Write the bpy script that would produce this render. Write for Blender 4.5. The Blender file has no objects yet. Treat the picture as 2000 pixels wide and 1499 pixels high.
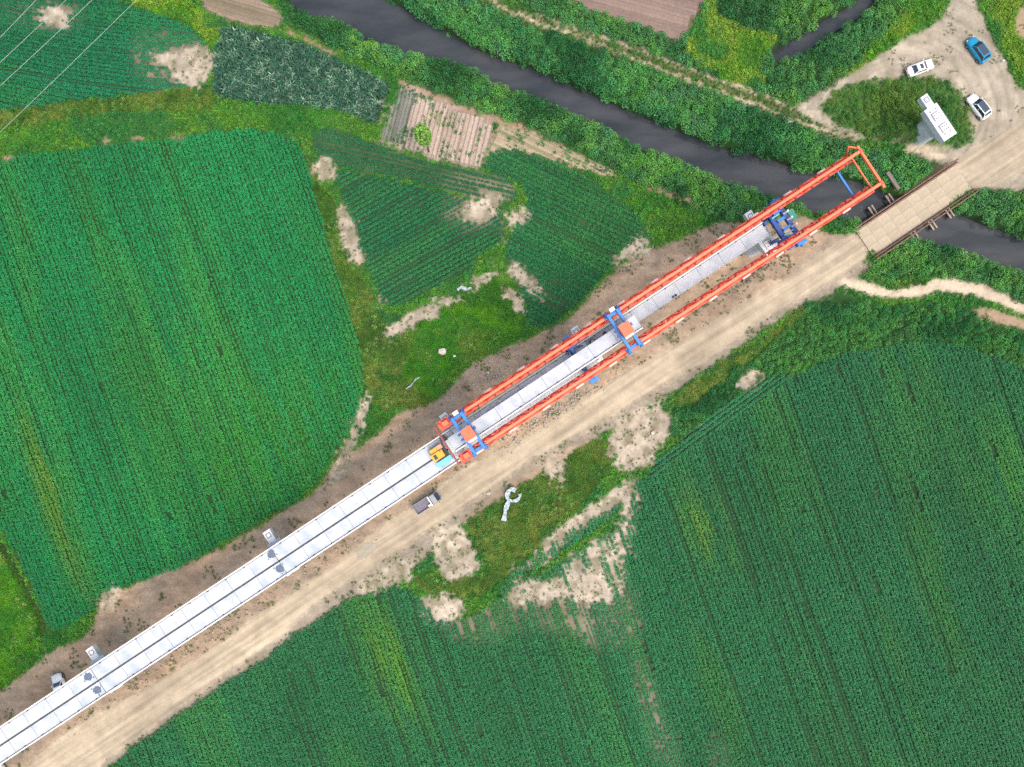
import bpy, bmesh, math, random
import numpy as np
from mathutils import Vector, Matrix
random.seed(7); RNG = np.random.default_rng(11)
sc = bpy.context.scene
R = math.radians
# ------------------------------------------------------------------ camera, sky, sun, exposure
H = 118.0                                    # flying height of the drone over the ground
S0 = 2 * H * 0.72 / 2000.0                   # metres per photo pixel on the ground
cam = bpy.data.cameras.new('camera'); cam.lens = 25.0; cam.sensor_width = 36.0
cam.clip_start = 1.0; cam.clip_end = 12000.0
camo = bpy.data.objects.new('camera', cam); sc.collection.objects.link(camo)
camo.location = (0, 0, H); camo.rotation_euler = (0, 0, 0); sc.camera = camo
SUN_EL, SUN_AZ = R(64), R(-42)               # azimuth measured from +X
sd = Vector((math.cos(SUN_EL) * math.cos(SUN_AZ), math.cos(SUN_EL) * math.sin(SUN_AZ), math.sin(SUN_EL)))
w = bpy.data.worlds.new('World'); sc.world = w; w.use_nodes = True
nt = w.node_tree; bgn = nt.nodes['Background']
sky = nt.nodes.new('ShaderNodeTexSky'); sky.sky_type = 'NISHITA'; sky.sun_disc = False
sky.sun_elevation = SUN_EL; sky.sun_rotation = math.pi / 2 - SUN_AZ
sky.air_density = 1.6; sky.dust_density = 7.0; sky.ozone_density = 1.0
nt.links.new(sky.outputs[0], bgn.inputs[0]); bgn.inputs[1].default_value = 0.15
sl = bpy.data.lights.new('sun', 'SUN'); sl.energy = 0.65; sl.angle = R(45); sl.color = (1.0, 0.98, 0.95)
so = bpy.data.objects.new('sun', sl); sc.collection.objects.link(so)
so.rotation_euler = sd.to_track_quat('Z', 'Y').to_euler(); so.location = (60, -60, 90)
sc.view_settings.view_transform = 'Standard'; sc.view_settings.look = 'None'
sc.view_settings.gamma = 1.0; sc.view_settings.use_curve_mapping = False
sc.view_settings.exposure = 0.93
sc.cycles.use_denoising = False
sc.cycles.max_bounces = 4; sc.cycles.diffuse_bounces = 2; sc.cycles.glossy_bounces = 2
sc.cycles.caustics_reflective = False; sc.cycles.caustics_refractive = False

# ------------------------------------------------------------------ helpers
KREF = 1.45
def lin(c):
    c = np.asarray(c, dtype=float) / 255.0
    return np.where(c <= 0.04045, c / 12.92, ((c + 0.055) / 1.055) ** 2.4)
def C(r, g, b, k=1.0):
    v = lin((r, g, b)) / KREF * k
    return (float(v[0]), float(v[1]), float(v[2]), 1.0)
def W(px, py, z=0.0):
    s = S0 * (1 - z / H)
    return ((px - 1000) * s, (749.5 - py) * s)
def toPX(x, y):
    return x / S0 + 1000, 749.5 - y / S0
ANG = R(33.5); CA, SA = math.cos(ANG), math.sin(ANG)
def UV(u, v): return (u * CA - v * SA, u * SA + v * CA)
def fromW(x, y): return (x * CA + y * SA, -x * SA + y * CA)

_T = np.random.default_rng(5).random((256, 256))
def vnoise(x, y, seed=0):
    x = np.asarray(x, float) + seed * 37.3; y = np.asarray(y, float) + seed * 91.7
    xi = np.floor(x).astype(int); yi = np.floor(y).astype(int)
    fx = x - xi; fy = y - yi
    fx = fx * fx * (3 - 2 * fx); fy = fy * fy * (3 - 2 * fy)
    a = _T[yi & 255, xi & 255]; b = _T[yi & 255, (xi + 1) & 255]
    c = _T[(yi + 1) & 255, xi & 255]; d = _T[(yi + 1) & 255, (xi + 1) & 255]
    return (a * (1 - fx) + b * fx) * (1 - fy) + (c * (1 - fx) + d * fx) * fy
def fbm(x, y, seed=0, o=3):
    s = 0; a = 0.5; t = 0
    for k in range(o):
        s = s + a * vnoise(x * 2 ** k, y * 2 ** k, seed + k * 3); t += a; a *= 0.5
    return s / t
def smooth(a, b, x):
    t = np.clip((x - a) / (b - a), 0, 1); return t * t * (3 - 2 * t)
def chaikin(p, n=2):
    p = np.asarray(p, float)
    for _ in range(n):
        q = np.roll(p, -1, 0)
        p = np.stack([p * .75 + q * .25, p * .25 + q * .75], 1).reshape(-1, 2)
    return p

# ---- materials
MATS = {}
def mat(name, col, rough=0.6, metal=0.0, noise=0.0, nscale=3.0, bump=0.0, spec=0.5, dirt=None, dscale=0.6, damt=0.5):
    if name in MATS: return MATS[name]
    m = bpy.data.materials.new(name); m.use_nodes = True; t = m.node_tree; p = t.nodes['Principled BSDF']
    p.inputs['Roughness'].default_value = rough; p.inputs['Metallic'].default_value = metal
    p.inputs['Specular IOR Level'].default_value = spec
    p.inputs['Base Color'].default_value = col
    if noise or bump or dirt:
        tc = t.nodes.new('ShaderNodeTexCoord'); n = t.nodes.new('ShaderNodeTexNoise')
        n.inputs['Scale'].default_value = nscale; n.inputs['Detail'].default_value = 5
        t.links.new(tc.outputs['Object'], n.inputs['Vector'])
        src = None
        mx = t.nodes.new('ShaderNodeMix'); mx.data_type = 'RGBA'; mx.blend_type = 'MULTIPLY'
        mx.inputs[0].default_value = 1.0; mx.inputs[6].default_value = col
        mr = t.nodes.new('ShaderNodeMapRange'); mr.inputs[1].default_value = 0.3; mr.inputs[2].default_value = 0.7
        mr.inputs[3].default_value = 1 - noise; mr.inputs[4].default_value = 1 + noise
        t.links.new(n.outputs[0], mr.inputs[0]); t.links.new(mr.outputs[0], mx.inputs[7])
        src = mx.outputs[2]
        if dirt:
            n2 = t.nodes.new('ShaderNodeTexNoise'); n2.inputs['Scale'].default_value = dscale; n2.inputs['Detail'].default_value = 7
            t.links.new(tc.outputs['Object'], n2.inputs['Vector'])
            m2 = t.nodes.new('ShaderNodeMapRange'); m2.inputs[1].default_value = 0.48; m2.inputs[2].default_value = 0.72
            m2.inputs[3].default_value = 0; m2.inputs[4].default_value = damt
            t.links.new(n2.outputs[0], m2.inputs[0])
            x2 = t.nodes.new('ShaderNodeMix'); x2.data_type = 'RGBA'
            t.links.new(m2.outputs[0], x2.inputs[0]); t.links.new(src, x2.inputs[6]); x2.inputs[7].default_value = dirt
            src = x2.outputs[2]
        t.links.new(src, p.inputs['Base Color'])
        if bump:
            b = t.nodes.new('ShaderNodeBump'); b.inputs['Strength'].default_value = 1.0; b.inputs['Distance'].default_value = bump
            t.links.new(n.outputs[0], b.inputs['Height']); t.links.new(b.outputs[0], p.inputs['Normal'])
    MATS[name] = m; return m

def earth_mat(name, rut=0.0, fine=0.16, bump=0.06, rough=0.95, nscale=1.6):
    m = bpy.data.materials.new(name); m.use_nodes = True; t = m.node_tree; p = t.nodes['Principled BSDF']
    p.inputs['Roughness'].default_value = rough; p.inputs['Specular IOR Level'].default_value = 0.15
    at = t.nodes.new('ShaderNodeAttribute'); at.attribute_name = 'col'
    tc = t.nodes.new('ShaderNodeTexCoord')
    n = t.nodes.new('ShaderNodeTexNoise'); n.inputs['Scale'].default_value = nscale; n.inputs['Detail'].default_value = 8; n.inputs['Roughness'].default_value = 0.7
    t.links.new(tc.outputs['Object'], n.inputs['Vector'])
    mr = t.nodes.new('ShaderNodeMapRange'); mr.inputs[1].default_value = 0.3; mr.inputs[2].default_value = 0.7
    mr.inputs[3].default_value = 1 - fine * 1.4; mr.inputs[4].default_value = 1 + fine
    t.links.new(n.outputs[0], mr.inputs[0])
    mx = t.nodes.new('ShaderNodeMix'); mx.data_type = 'RGBA'; mx.blend_type = 'MULTIPLY'; mx.inputs[0].default_value = 1
    t.links.new(at.outputs['Color'], mx.inputs[6]); t.links.new(mr.outputs[0], mx.inputs[7])
    src = mx.outputs[2]
    if rut:
        mp = t.nodes.new('ShaderNodeMapping'); mp.vector_type = 'POINT'
        mp.inputs['Rotation'].default_value = (0, 0, -ANG)
        t.links.new(tc.outputs['Object'], mp.inputs['Vector'])
        mq = t.nodes.new('ShaderNodeMapping'); mq.inputs['Scale'].default_value = (0.045, 1.1, 1)
        t.links.new(mp.outputs[0], mq.inputs['Vector']); mp = mq
        n2 = t.nodes.new('ShaderNodeTexNoise'); n2.inputs['Scale'].default_value = 1.0; n2.inputs['Detail'].default_value = 4
        t.links.new(mp.outputs[0], n2.inputs['Vector'])
        r2 = t.nodes.new('ShaderNodeMapRange'); r2.inputs[1].default_value = 0.32; r2.inputs[2].default_value = 0.66
        r2.inputs[3].default_value = 1 - rut; r2.inputs[4].default_value = 1 + rut * 0.4
        t.links.new(n2.outputs[0], r2.inputs[0])
        x2 = t.nodes.new('ShaderNodeMix'); x2.data_type = 'RGBA'; x2.blend_type = 'MULTIPLY'; x2.inputs[0].default_value = 1
        t.links.new(src, x2.inputs[6]); t.links.new(r2.outputs[0], x2.inputs[7]); src = x2.outputs[2]
    t.links.new(src, p.inputs['Base Color'])
    b = t.nodes.new('ShaderNodeBump'); b.inputs['Strength'].default_value = 1.0; b.inputs['Distance'].default_value = bump
    t.links.new(n.outputs[0], b.inputs['Height']); t.links.new(b.outputs[0], p.inputs['Normal'])
    return m

def leaf_mat(name, gloss=0.5, spec=0.25):
    m = bpy.data.materials.new(name); m.use_nodes = True; t = m.node_tree; p = t.nodes['Principled BSDF']
    at = t.nodes.new('ShaderNodeAttribute'); at.attribute_name = 'tint'; at.attribute_type = 'INSTANCER'
    vr = t.nodes.new('ShaderNodeAttribute'); vr.attribute_name = 'shade'
    mx = t.nodes.new('ShaderNodeMix'); mx.data_type = 'RGBA'; mx.blend_type = 'MULTIPLY'; mx.inputs[0].default_value = 1
    t.links.new(at.outputs['Color'], mx.inputs[6]); t.links.new(vr.outputs['Color'], mx.inputs[7])
    t.links.new(mx.outputs[2], p.inputs['Base Color'])
    p.inputs['Roughness'].default_value = gloss; p.inputs['Specular IOR Level'].default_value = spec
    return m

# ---- mesh building
col = sc.collection
class MB:
    def __init__(s): s.v = []; s.f = []
    def add(s, vs, fs):
        o = len(s.v); s.v += [tuple(x) for x in vs]; s.f += [tuple(i + o for i in f) for f in fs]; return s
    def box(s, c, d, rz=0.0, top=1.0):
        hx, hy, hz = d[0] / 2, d[1] / 2, d[2] / 2; cr, sr = math.cos(rz), math.sin(rz); vs = []
        for z, k in ((-hz, 1.0), (hz, top)):
            for x, y in ((-hx, -hy), (hx, -hy), (hx, hy), (-hx, hy)):
                x *= k; y *= k
                vs.append((c[0] + x * cr - y * sr, c[1] + x * sr + y * cr, c[2] + z))
        return s.add(vs, [(3, 2, 1, 0), (4, 5, 6, 7), (0, 1, 5, 4), (1, 2, 6, 5), (2, 3, 7, 6), (3, 0, 4, 7)])
    def beam(s, a, b, wd, ht):
        a = Vector(a); b = Vector(b); d = (b - a).normalized()
        up = Vector((0, 0, 1)) if abs(d.z) < 0.95 else Vector((1, 0, 0))
        sx = d.cross(up).normalized() * (wd / 2); sz = sx.cross(d).normalized() * (ht / 2)
        vs = [p + i + j for p in (a, b) for i, j in ((-sx, -sz), (sx, -sz), (sx, sz), (-sx, sz))]
        return s.add(vs, [(0, 1, 2, 3), (7, 6, 5, 4), (0, 4, 5, 1), (1, 5, 6, 2), (2, 6, 7, 3), (3, 7, 4, 0)])
    def cyl(s, a, b, r0, r1=None, n=10):
        r1 = r0 if r1 is None else r1
        a = Vector(a); b = Vector(b); d = (b - a).normalized()
        up = Vector((0, 0, 1)) if abs(d.z) < 0.95 else Vector((1, 0, 0))
        x = d.cross(up).normalized(); y = d.cross(x).normalized(); vs = []
        for p, r in ((a, r0), (b, r1)):
            vs += [p + (x * math.cos(t) + y * math.sin(t)) * r for t in (2 * math.pi * k / n for k in range(n))]
        fs = [tuple(range(n)), tuple(range(2 * n - 1, n - 1, -1))]
        fs += [((k + 1) % n, k, n + k, n + (k + 1) % n) for k in range(n)]
        return s.add(vs, fs)
    def prism(s, poly, z0, z1, axis='z', x0=None):
        n = len(poly)
        if axis == 'z': vs = [(x, y, z0) for x, y in poly] + [(x, y, z1) for x, y in poly]
        else: vs = [(z0, x, y) for x, y in poly] + [(z1, x, y) for x, y in poly]      # extrude along x, poly in (y,z)
        fs = [tuple(range(n - 1, -1, -1)), tuple(range(n, 2 * n))] + [(k, (k + 1) % n, n + (k + 1) % n, n + k) for k in range(n)]
        return s.add(vs, fs)
    def loft(s, rings):
        n = len(rings[0]); vs = [p for r in rings for p in r]; fs = []
        for i in range(len(rings) - 1):
            for k in range(n): fs.append((i * n + k, i * n + (k + 1) % n, (i + 1) * n + (k + 1) % n, (i + 1) * n + k))
        fs.append(tuple(range(n - 1, -1, -1))); fs.append(tuple((len(rings) - 1) * n + k for k in range(n)))
        return s.add(vs, fs)
    def mesh(s, name, m=None, smooth_=False):
        me = bpy.data.meshes.new(name); me.from_pydata(s.v, [], s.f); me.update()
        bm = bmesh.new(); bm.from_mesh(me); bmesh.ops.recalc_face_normals(bm, faces=bm.faces); bm.to_mesh(me); bm.free()
        if m: me.materials.append(m)
        if smooth_: me.shade_smooth()
        return me
    def build(s, name, m, parent=None, loc=(0, 0, 0), rz=0.0, smooth_=False):
        return put(name, s.mesh(name, m, smooth_), parent, loc, rz)
def put(name, me, parent=None, loc=(0, 0, 0), rz=0.0):
    o = bpy.data.objects.new(name, me); col.objects.link(o); o.parent = parent
    o.location = loc; o.rotation_euler = (0, 0, rz); return o
def tag(o, label=None, cat=None, group=None, kind=None):
    if label: o['label'] = label
    if cat: o['category'] = cat
    if group: o['group'] = group
    if kind: o['kind'] = kind
    return o
def thing(name, label, cat, loc=(0, 0, 0), rz=0.0, group=None):
    return tag(put(name, None, None, loc, rz), label, cat, group)
def bthing(name, label, cat, u, v, z=0.0, group=None, rz=0.0):
    x, y = UV(u, v); return thing(name, label, cat, (x, y, z), ANG + rz, group)
def np_mesh(name, verts, faces, m, attrs=None, smooth_=False):
    verts = np.asarray(verts, np.float32); faces = np.asarray(faces, np.int32); k = faces.shape[1]
    me = bpy.data.meshes.new(name); me.vertices.add(len(verts)); me.vertices.foreach_set('co', verts.ravel())
    me.loops.add(faces.size); me.loops.foreach_set('vertex_index', faces.ravel())
    me.polygons.add(len(faces)); me.polygons.foreach_set('loop_start', np.arange(0, faces.size, k, dtype=np.int32))
    me.update(calc_edges=True)
    for an, (ty, dat) in (attrs or {}).items():
        a = me.attributes.new(an, ty, 'POINT'); dat = np.asarray(dat, np.float32)
        a.data.foreach_set('color' if ty == 'FLOAT_COLOR' else 'value', dat.ravel())
    if m: me.materials.append(m)
    if smooth_: me.shade_smooth()
    return me

# ------------------------------------------------------------------ zone map (traced ground plan, photo pixels on the ground plane)
X0, Y0, STEP = -160, -130, 2
NX, NY = 1160, 890
zmap = np.zeros((NY, NX), np.uint8)
def pmask(poly, rounds=1):
    p = chaikin(poly, rounds) if rounds else np.asarray(poly, float)
    x0 = max(int((p[:, 0].min() - X0) / STEP), 0); x1 = min(int((p[:, 0].max() - X0) / STEP) + 2, NX)
    y0 = max(int((p[:, 1].min() - Y0) / STEP), 0); y1 = min(int((p[:, 1].max() - Y0) / STEP) + 2, NY)
    gx = (np.arange(x0, x1) * STEP + X0)[None, :]; gy = (np.arange(y0, y1) * STEP + Y0)[:, None]
    ins = np.zeros((y1 - y0, x1 - x0), bool); n = len(p)
    for i in range(n):
        ax, ay = p[i]; bx, by = p[(i + 1) % n]
        if ay == by: continue
        c = ((ay > gy) != (by > gy)) & (gx < (bx - ax) * (gy - ay) / (by - ay) + ax)
        ins ^= c
    return (slice(y0, y1), slice(x0, x1)), ins
def zone(i, *polys, rounds=1, over=None):
    for p in polys:
        sl_, ins = pmask(p, rounds); sub = zmap[sl_]
        if over is not None: ins = ins & np.isin(sub, over)
        sub[ins] = i
def band(pts, wd):                            # polygon round a polyline, half-width wd (px)
    p = np.asarray(pts, float); d = np.gradient(p, axis=0); d /= np.linalg.norm(d, axis=1)[:, None]
    n = np.stack([-d[:, 1], d[:, 0]], 1); wd = np.asarray(wd, float).reshape(-1, 1)
    return np.concatenate([p + n * wd, (p - n * wd)[::-1]])
(WEED, SOYL, SOYR, TRIU, TRIL, MID2, SOYTL, HEAD, MAIZE, STRIPE, DIRT, ROAD, YARD, PATH, BARE, VERGE, GRASSB, GRASSO, SHRUB, REED, DITCH,
 BED, CREEK, GARDEN, TILL, TRACK, PLOT2, ISLAND, DRY, UNDER) = range(30)
RIV_N = [(690, -130), (735, -20), (765, 8), (830, 40), (900, 80), (960, 110), (1000, 121), (1060, 145), (1100, 160), (1180, 195), (1240, 225), (1290, 242), (1340, 265), (1400, 287), (1450, 300),
         (1500, 310), (1566, 335), (1636, 348), (1678, 358), (1709, 369), (1745, 385), (1800, 400), (1865, 416), (1896, 429), (1935, 447), (2000, 467), (2160, 520)]
RIV_S = [(2160, 585), (2000, 526), (1948, 507), (1896, 489), (1844, 470), (1808, 457), (1740, 438), (1672, 421), (1636, 413), (1589, 403), (1532, 382), (1480, 360), (1416, 346), (1364, 325), (1338, 309),
         (1299, 294), (1260, 281), (1208, 257), (1169, 234), (1130, 218), (1091, 200), (1052, 182), (1010, 169), (968, 156), (947, 140), (929, 125), (885, 109), (838, 104), (799, 96), (760, 81), (716, 70), (698, 55), (661, 25), (600, 28), (560, -10), (520, -130)]
RIVER = [(x + 2, y - 7) for x, y in RIV_N] + [(x - 2, y + 7) for x, y in RIV_S]
CREEKP = [(1760, -130), (1690, -10), (1649, 16), (1589, 47), (1558, 73), (1506, 97), (1515, 112), (1532, 118), (1550, 112), (1584, 96), (1610, 70), (1649, 47), (1693, 21), (1722, -5), (1800, -130)]
# banks and wild strips
zone(SHRUB, [(480, -130), (560, 20), (560, 45), (600, 68), (700, 115), (770, 145), (860, 192), (1000, 243), (1100, 280), (1190, 322), (1225, 352), (1290, 378), (1400, 430), (1450, 432), (1500, 425), (1560, 400), (1640, 450), (1670, 460), (1700, 420), (1500, 330), (1100, 170), (800, 60), (700, -130)])
zone(SHRUB, [(700, -130), (800, 60), (1000, 130), (1300, 260), (1560, 350), (1720, 380), (1860, 318), (1800, 300), (1760, 306), (1640, 285), (1560, 248), (1500, 222), (1400, 186), (1300, 150), (1200, 112), (1100, 72), (1000, 38), (915, -5), (860, -130)])
zone(TRACK, [(880, -130), (915, -5), (1000, 36), (1100, 70), (1200, 110), (1300, 148), (1400, 184), (1500, 222), (1560, 246), (1640, 283), (1700, 290), (1660, 262), (1600, 230), (1560, 215), (1480, 180), (1380, 146), (1280, 108), (1180, 76), (1080, 42), (1000, 16), (960, -10), (930, -130)])
zone(SHRUB, [(930, -130), (965, -10), (1080, 40), (1180, 74), (1280, 106), (1380, 144), (1480, 178), (1560, 212), (1600, 200), (1720, 120), (1780, 60), (1850, -5), (1860, -130)])
zone(REED, [(1395, -130), (1385, 0), (1330, 80), (1345, 110), (1400, 150), (1460, 175), (1500, 170), (1480, 120), (1530, 60), (1660, 0), (1700, -130)], over=[SHRUB])
zone(REED, [(1860, -130), (1860, 0), (1800, 40), (1730, 105), (1640, 160), (1600, 185), (1590, 200), (1650, 150), (1720, 70), (1790, 0), (1800, -130)], over=[SHRUB])
zone(REED, [(1440, 30), (1520, 0), (1640, 0), (1560, 45), (1500, 80), (1450, 90)])
zone(SHRUB, [(1390, 20), (1460, 60), (1520, 70), (1560, 40), (1660, 0), (1600, -130), (1400, -130)], over=[REED])
zone(SHRUB, [(1690, 545), (1700, 505), (1750, 480), (1800, 455), (1900, 480), (2000, 520), (2160, 580), (2160, 660), (2000, 592), (1900, 560), (1830, 533), (1760, 545)])
zone(SHRUB, [(1865, 415), (1895, 375), (1930, 366), (2000, 376), (2160, 380), (2160, 530), (2000, 470), (1900, 432)])
zone(BED, RIVER, rounds=2); zone(CREEK, CREEKP, rounds=1)
# fields
zone(TILL, [(1060, -130), (1112, -2), (1145, 17), (1240, 52), (1318, 80), (1330, 76), (1378, 0), (1420, -130)], rounds=0)
zone(SOYTL, [(-160, -130), (190, -130), (215, 0), (262, 15), (335, 36), (385, 62), (408, 100), (412, 150), (372, 168), (350, 172), (250, 186), (150, 197), (0, 216), (-160, 240)])
zone(REED, [(200, -130), (240, 0), (330, 34), (390, 62), (425, 110), (440, 60), (400, 28), (360, 0), (330, -130)])
zone(PLOT2, [(340, -130), (385, 0), (410, 25), (460, 46), (545, 58), (562, 34), (500, -5), (470, -130)])
zone(MAIZE, [(440, 48), (520, 68), (580, 84), (640, 108), (700, 138), (757, 160), (762, 178), (748, 205), (742, 243), (715, 236), (690, 226), (650, 212), (600, 206), (540, 206), (480, 197), (423, 190), (414, 150), (424, 96)])
zone(GRASSO, [(-160, 245), (0, 218), (150, 198), (250, 187), (350, 173), (410, 165), (430, 200), (400, 215), (300, 215), (200, 222), (100, 238), (0, 250), (-160, 275)])
zone(WEED, [(420, 195), (480, 200), (560, 210), (640, 215), (700, 232), (740, 250), (740, 285), (680, 262), (600, 250), (520, 240), (440, 235)])
zone(SOYL, [(-160, 340), (0, 312), (60, 302), (200, 286), (300, 276), (400, 262), (480, 252), (560, 262), (596, 285), (606, 340), (622, 400), (646, 480), (672, 560), (688, 620), (703, 690), (713, 740), (700, 800), (680, 850), (650, 900), (610, 950), (560, 988), (500, 1020), (450, 1048), (390, 1086), (330, 1120), (290, 1130), (240, 1145), (192, 1165), (185, 1195), (130, 1222), (100, 1232), (78, 1180), (50, 1120), (30, 1080), (0, 1030), (-160, 760)])
zone(GRASSO, [(565, 262), (600, 285), (612, 345), (660, 400), (700, 520), (740, 600), (760, 650), (735, 690), (760, 750), (790, 795), (740, 800), (715, 760), (713, 720), (690, 620), (672, 560), (646, 480), (622, 400), (606, 340), (594, 290)])
zone(TRIU, [(606, 262), (640, 245), (740, 283), (850, 322), (945, 335), (1000, 350), (1012, 398), (930, 386), (850, 366), (760, 346), (700, 331), (650, 322), (618, 305)])
zone(TRIL, [(650, 330), (700, 336), (850, 371), (930, 394), (990, 425), (985, 470), (900, 530), (820, 580), (755, 606), (735, 560), (715, 510), (690, 440), (668, 388)])
zone(STRIPE, [(965, 243), (1000, 246), (1100, 288), (1200, 335), (1212, 350), (1130, 335), (1050, 300), (960, 300), (945, 330)])
zone(MID2, [(1012, 352), (945, 335), (960, 290), (1050, 300), (1130, 335), (1180, 370), (1235, 412), (1272, 460), (1250, 475), (1208, 492), (1190, 530), (1130, 590), (1082, 630), (1040, 646), (1025, 600), (1000, 540), (985, 490), (1002, 450), (1035, 402)])
zone(GARDEN, [(788, 163), (968, 238), (936, 327), (850, 316), (822, 300), (740, 280), (768, 205)], rounds=0)
zone(SOYR, [(180, 1640), (200, 1505), (330, 1408), (430, 1340), (550, 1268), (605, 1198), (700, 1166), (780, 1140), (820, 1165), (858, 1216), (900, 1214), (980, 1165), (1000, 1182), (1080, 1188), (1180, 1172), (1226, 1182), (1222, 1080), (1238, 990), (1258, 930), (1310, 882), (1345, 850),
            (1420, 800), (1480, 765), (1560, 728), (1640, 690), (1700, 682), (1780, 666), (1860, 672), (1930, 690), (2000, 716), (2170, 770), (2170, 1640)])
zone(HEAD, [(1300, 885), (1340, 850), (1400, 800), (1450, 758), (1530, 728), (1550, 735), (1480, 785), (1420, 825), (1340, 880), (1270, 935), (1262, 925)])
# grass patches
zone(GRASSB, [(-160, 800), (0, 1045), (40, 1130), (70, 1200), (88, 1250), (60, 1305), (0, 1345), (-160, 1450)])
zone(DITCH, band([(-20, 1030), (30, 1110), (70, 1190), (92, 1240)], 7))
zone(GRASSB, [(760, 665), (850, 605), (930, 565), (1000, 538), (1012, 580), (1022, 640), (1000, 668), (940, 700), (900, 718), (870, 760), (838, 792), (792, 792), (760, 745), (732, 692)])
zone(GRASSO, [(735, 690), (760, 660), (800, 640), (800, 690), (780, 740), (850, 770), (840, 800), (790, 800), (755, 745)])
zone(GRASSO, [(905, 1015), (955, 962), (1010, 930), (1060, 905), (1130, 862), (1180, 852), (1205, 890), (1170, 950), (1110, 1010), (1060, 1060), (1010, 1102), (960, 1112), (925, 1075)])
zone(GRASSO, [(800, 1100), (850, 1130), (920, 1130), (985, 1100), (1000, 1115), (960, 1150), (900, 1172), (850, 1172), (812, 1140)])
zone(SHRUB, [(1305, 782), (1400, 712), (1500, 652), (1560, 602), (1640, 560), (1700, 598), (1800, 592), (1900, 606), (2000, 642), (2170, 700), (2170, 760), (2000, 712), (1930, 690), (1860, 672), (1780, 665), (1700, 680), (1640, 690), (1530, 728), (1450, 757), (1400, 800), (1335, 850), (1310, 860)])
zone(GRASSO, [(1310, 782), (1400, 714), (1500, 652), (1560, 602), (1580, 610), (1520, 660), (1430, 730), (1340, 800)])
# construction strip, road, yard, paths
zone(DIRT, [(-160, 1500), (-160, 1440), (0, 1350), (55, 1310), (100, 1272), (160, 1250), (185, 1215), (196, 1165), (290, 1132), (400, 1086), (520, 1020), (620, 955), (640, 925), (662, 890), (720, 862), (780, 802), (850, 790), (885, 752), (910, 718), (960, 690), (1030, 662), (1100, 632), (1142, 588), (1200, 530), (1245, 497), (1330, 468), (1392, 438), (1440, 432), (1480, 440), (1545, 420), (1590, 425), (1610, 460), (1690, 450), (1710, 500), (1000, 960), (150, 1520), (-100, 1640), (-160, 1640)])
zone(VERGE, [(150, 1540), (330, 1415), (440, 1345), (560, 1262), (610, 1205), (700, 1168), (790, 1130), (860, 1060), (930, 990), (1010, 940), (1090, 880), (1180, 850), (1250, 800), (1330, 760), (1440, 680), (1560, 600), (1650, 560), (1720, 510), (1660, 520), (1400, 680), (1000, 900), (500, 1240), (100, 1520)], over=[WEED, DIRT, GRASSO, SHRUB])
zone(ROAD, [(-60, 1640), (40, 1505), (130, 1424), (230, 1372), (330, 1318), (420, 1262), (520, 1190), (600, 1138), (680, 1080), (740, 1030), (790, 1000), (850, 952), (930, 902), (1000, 868), (1080, 818), (1170, 760), (1260, 708), (1340, 658), (1420, 610), (1500, 562), (1570, 518), (1640, 472), (1672, 452), (1708, 500), (1650, 540), (1560, 585), (1500, 618), (1430, 668), (1360, 716), (1290, 756), (1210, 802), (1130, 850), (1060, 885), (1000, 928), (920, 982), (860, 1020), (800, 1065), (740, 1105), (660, 1150), (600, 1192), (560, 1240), (470, 1298), (400, 1345), (290, 1424), (190, 1499), (60, 1640)])
zone(YARD, [(1550, 205), (1600, 180), (1690, 125), (1760, 82), (1830, 45), (1860, 0), (1860, -130), (1910, -130), (1905, 0), (1925, 50), (1960, 115), (1985, 165), (2010, 185), (2170, 200), (2170, 385), (2000, 376), (1930, 368), (1898, 378), (1858, 322), (1780, 300), (1760, 288), (1650, 262), (1560, 225)])
zone(ROAD, [(1858, 322), (1898, 378), (1950, 355), (2010, 330), (2170, 270), (2170, 140), (2000, 232), (1940, 268), (1890, 295)])
zone(ISLAND, [(1610, 192), (1680, 157), (1760, 152), (1840, 147), (1872, 175), (1895, 228), (1902, 268), (1878, 288), (1800, 290), (1760, 284), (1700, 270), (1640, 248), (1600, 215)])
zone(REED, [(1920, -130), (1915, 0), (1940, 60), (1968, 110), (2000, 170), (2170, 190), (2170, -130)])
zone(DRY, [(1985, 20), (2010, 0), (2170, 0), (2170, 100), (2000, 80), (1980, 60)])
zone(PATH, band([(1640, 548), (1690, 560), (1730, 574), (1790, 572), (1850, 552), (1920, 572), (2000, 603), (2170, 670)], [9, 12, 10, 11, 15, 13, 11, 11]))
zone(PATH, band([(930, -20), (1000, 26), (1100, 62), (1200, 100), (1300, 142), (1400, 178), (1500, 214), (1560, 238)], 2.4), rounds=0)
zone(PATH, band([(1050, 30), (1150, 62), (1250, 97), (1350, 138), (1440, 168), (1500, 190), (1570, 218), (1600, 235)], 2.0), rounds=0)
zone(PATH, band([(1560, 238), (1620, 260), (1680, 272)], 3.0), rounds=0)
zone(PATH, band([(1760, 292), (1800, 296), (1850, 308)], 5.0), rounds=0)
zone(DRY, [(1895, 606), (1930, 600), (2000, 622), (2170, 680), (2170, 700), (2000, 646), (1920, 625)])
zone(DRY, band([(778, 158), (860, 195), (960, 232), (1000, 242), (1050, 262), (1110, 290)], [5, 5, 6, 7, 4, 3]))
zone(DRY, band([(555, 60), (600, 80), (660, 110)], 4)); zone(DRY, band([(1262, 366), (1300, 375), (1362, 402)], 6))
zone(SOYR, [(975, 1150), (1050, 1120), (1130, 1075), (1190, 1045), (1225, 1000), (1245, 935), (1265, 935), (1240, 1020), (1236, 1190), (1080, 1200), (990, 1190)], rounds=0)
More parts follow.
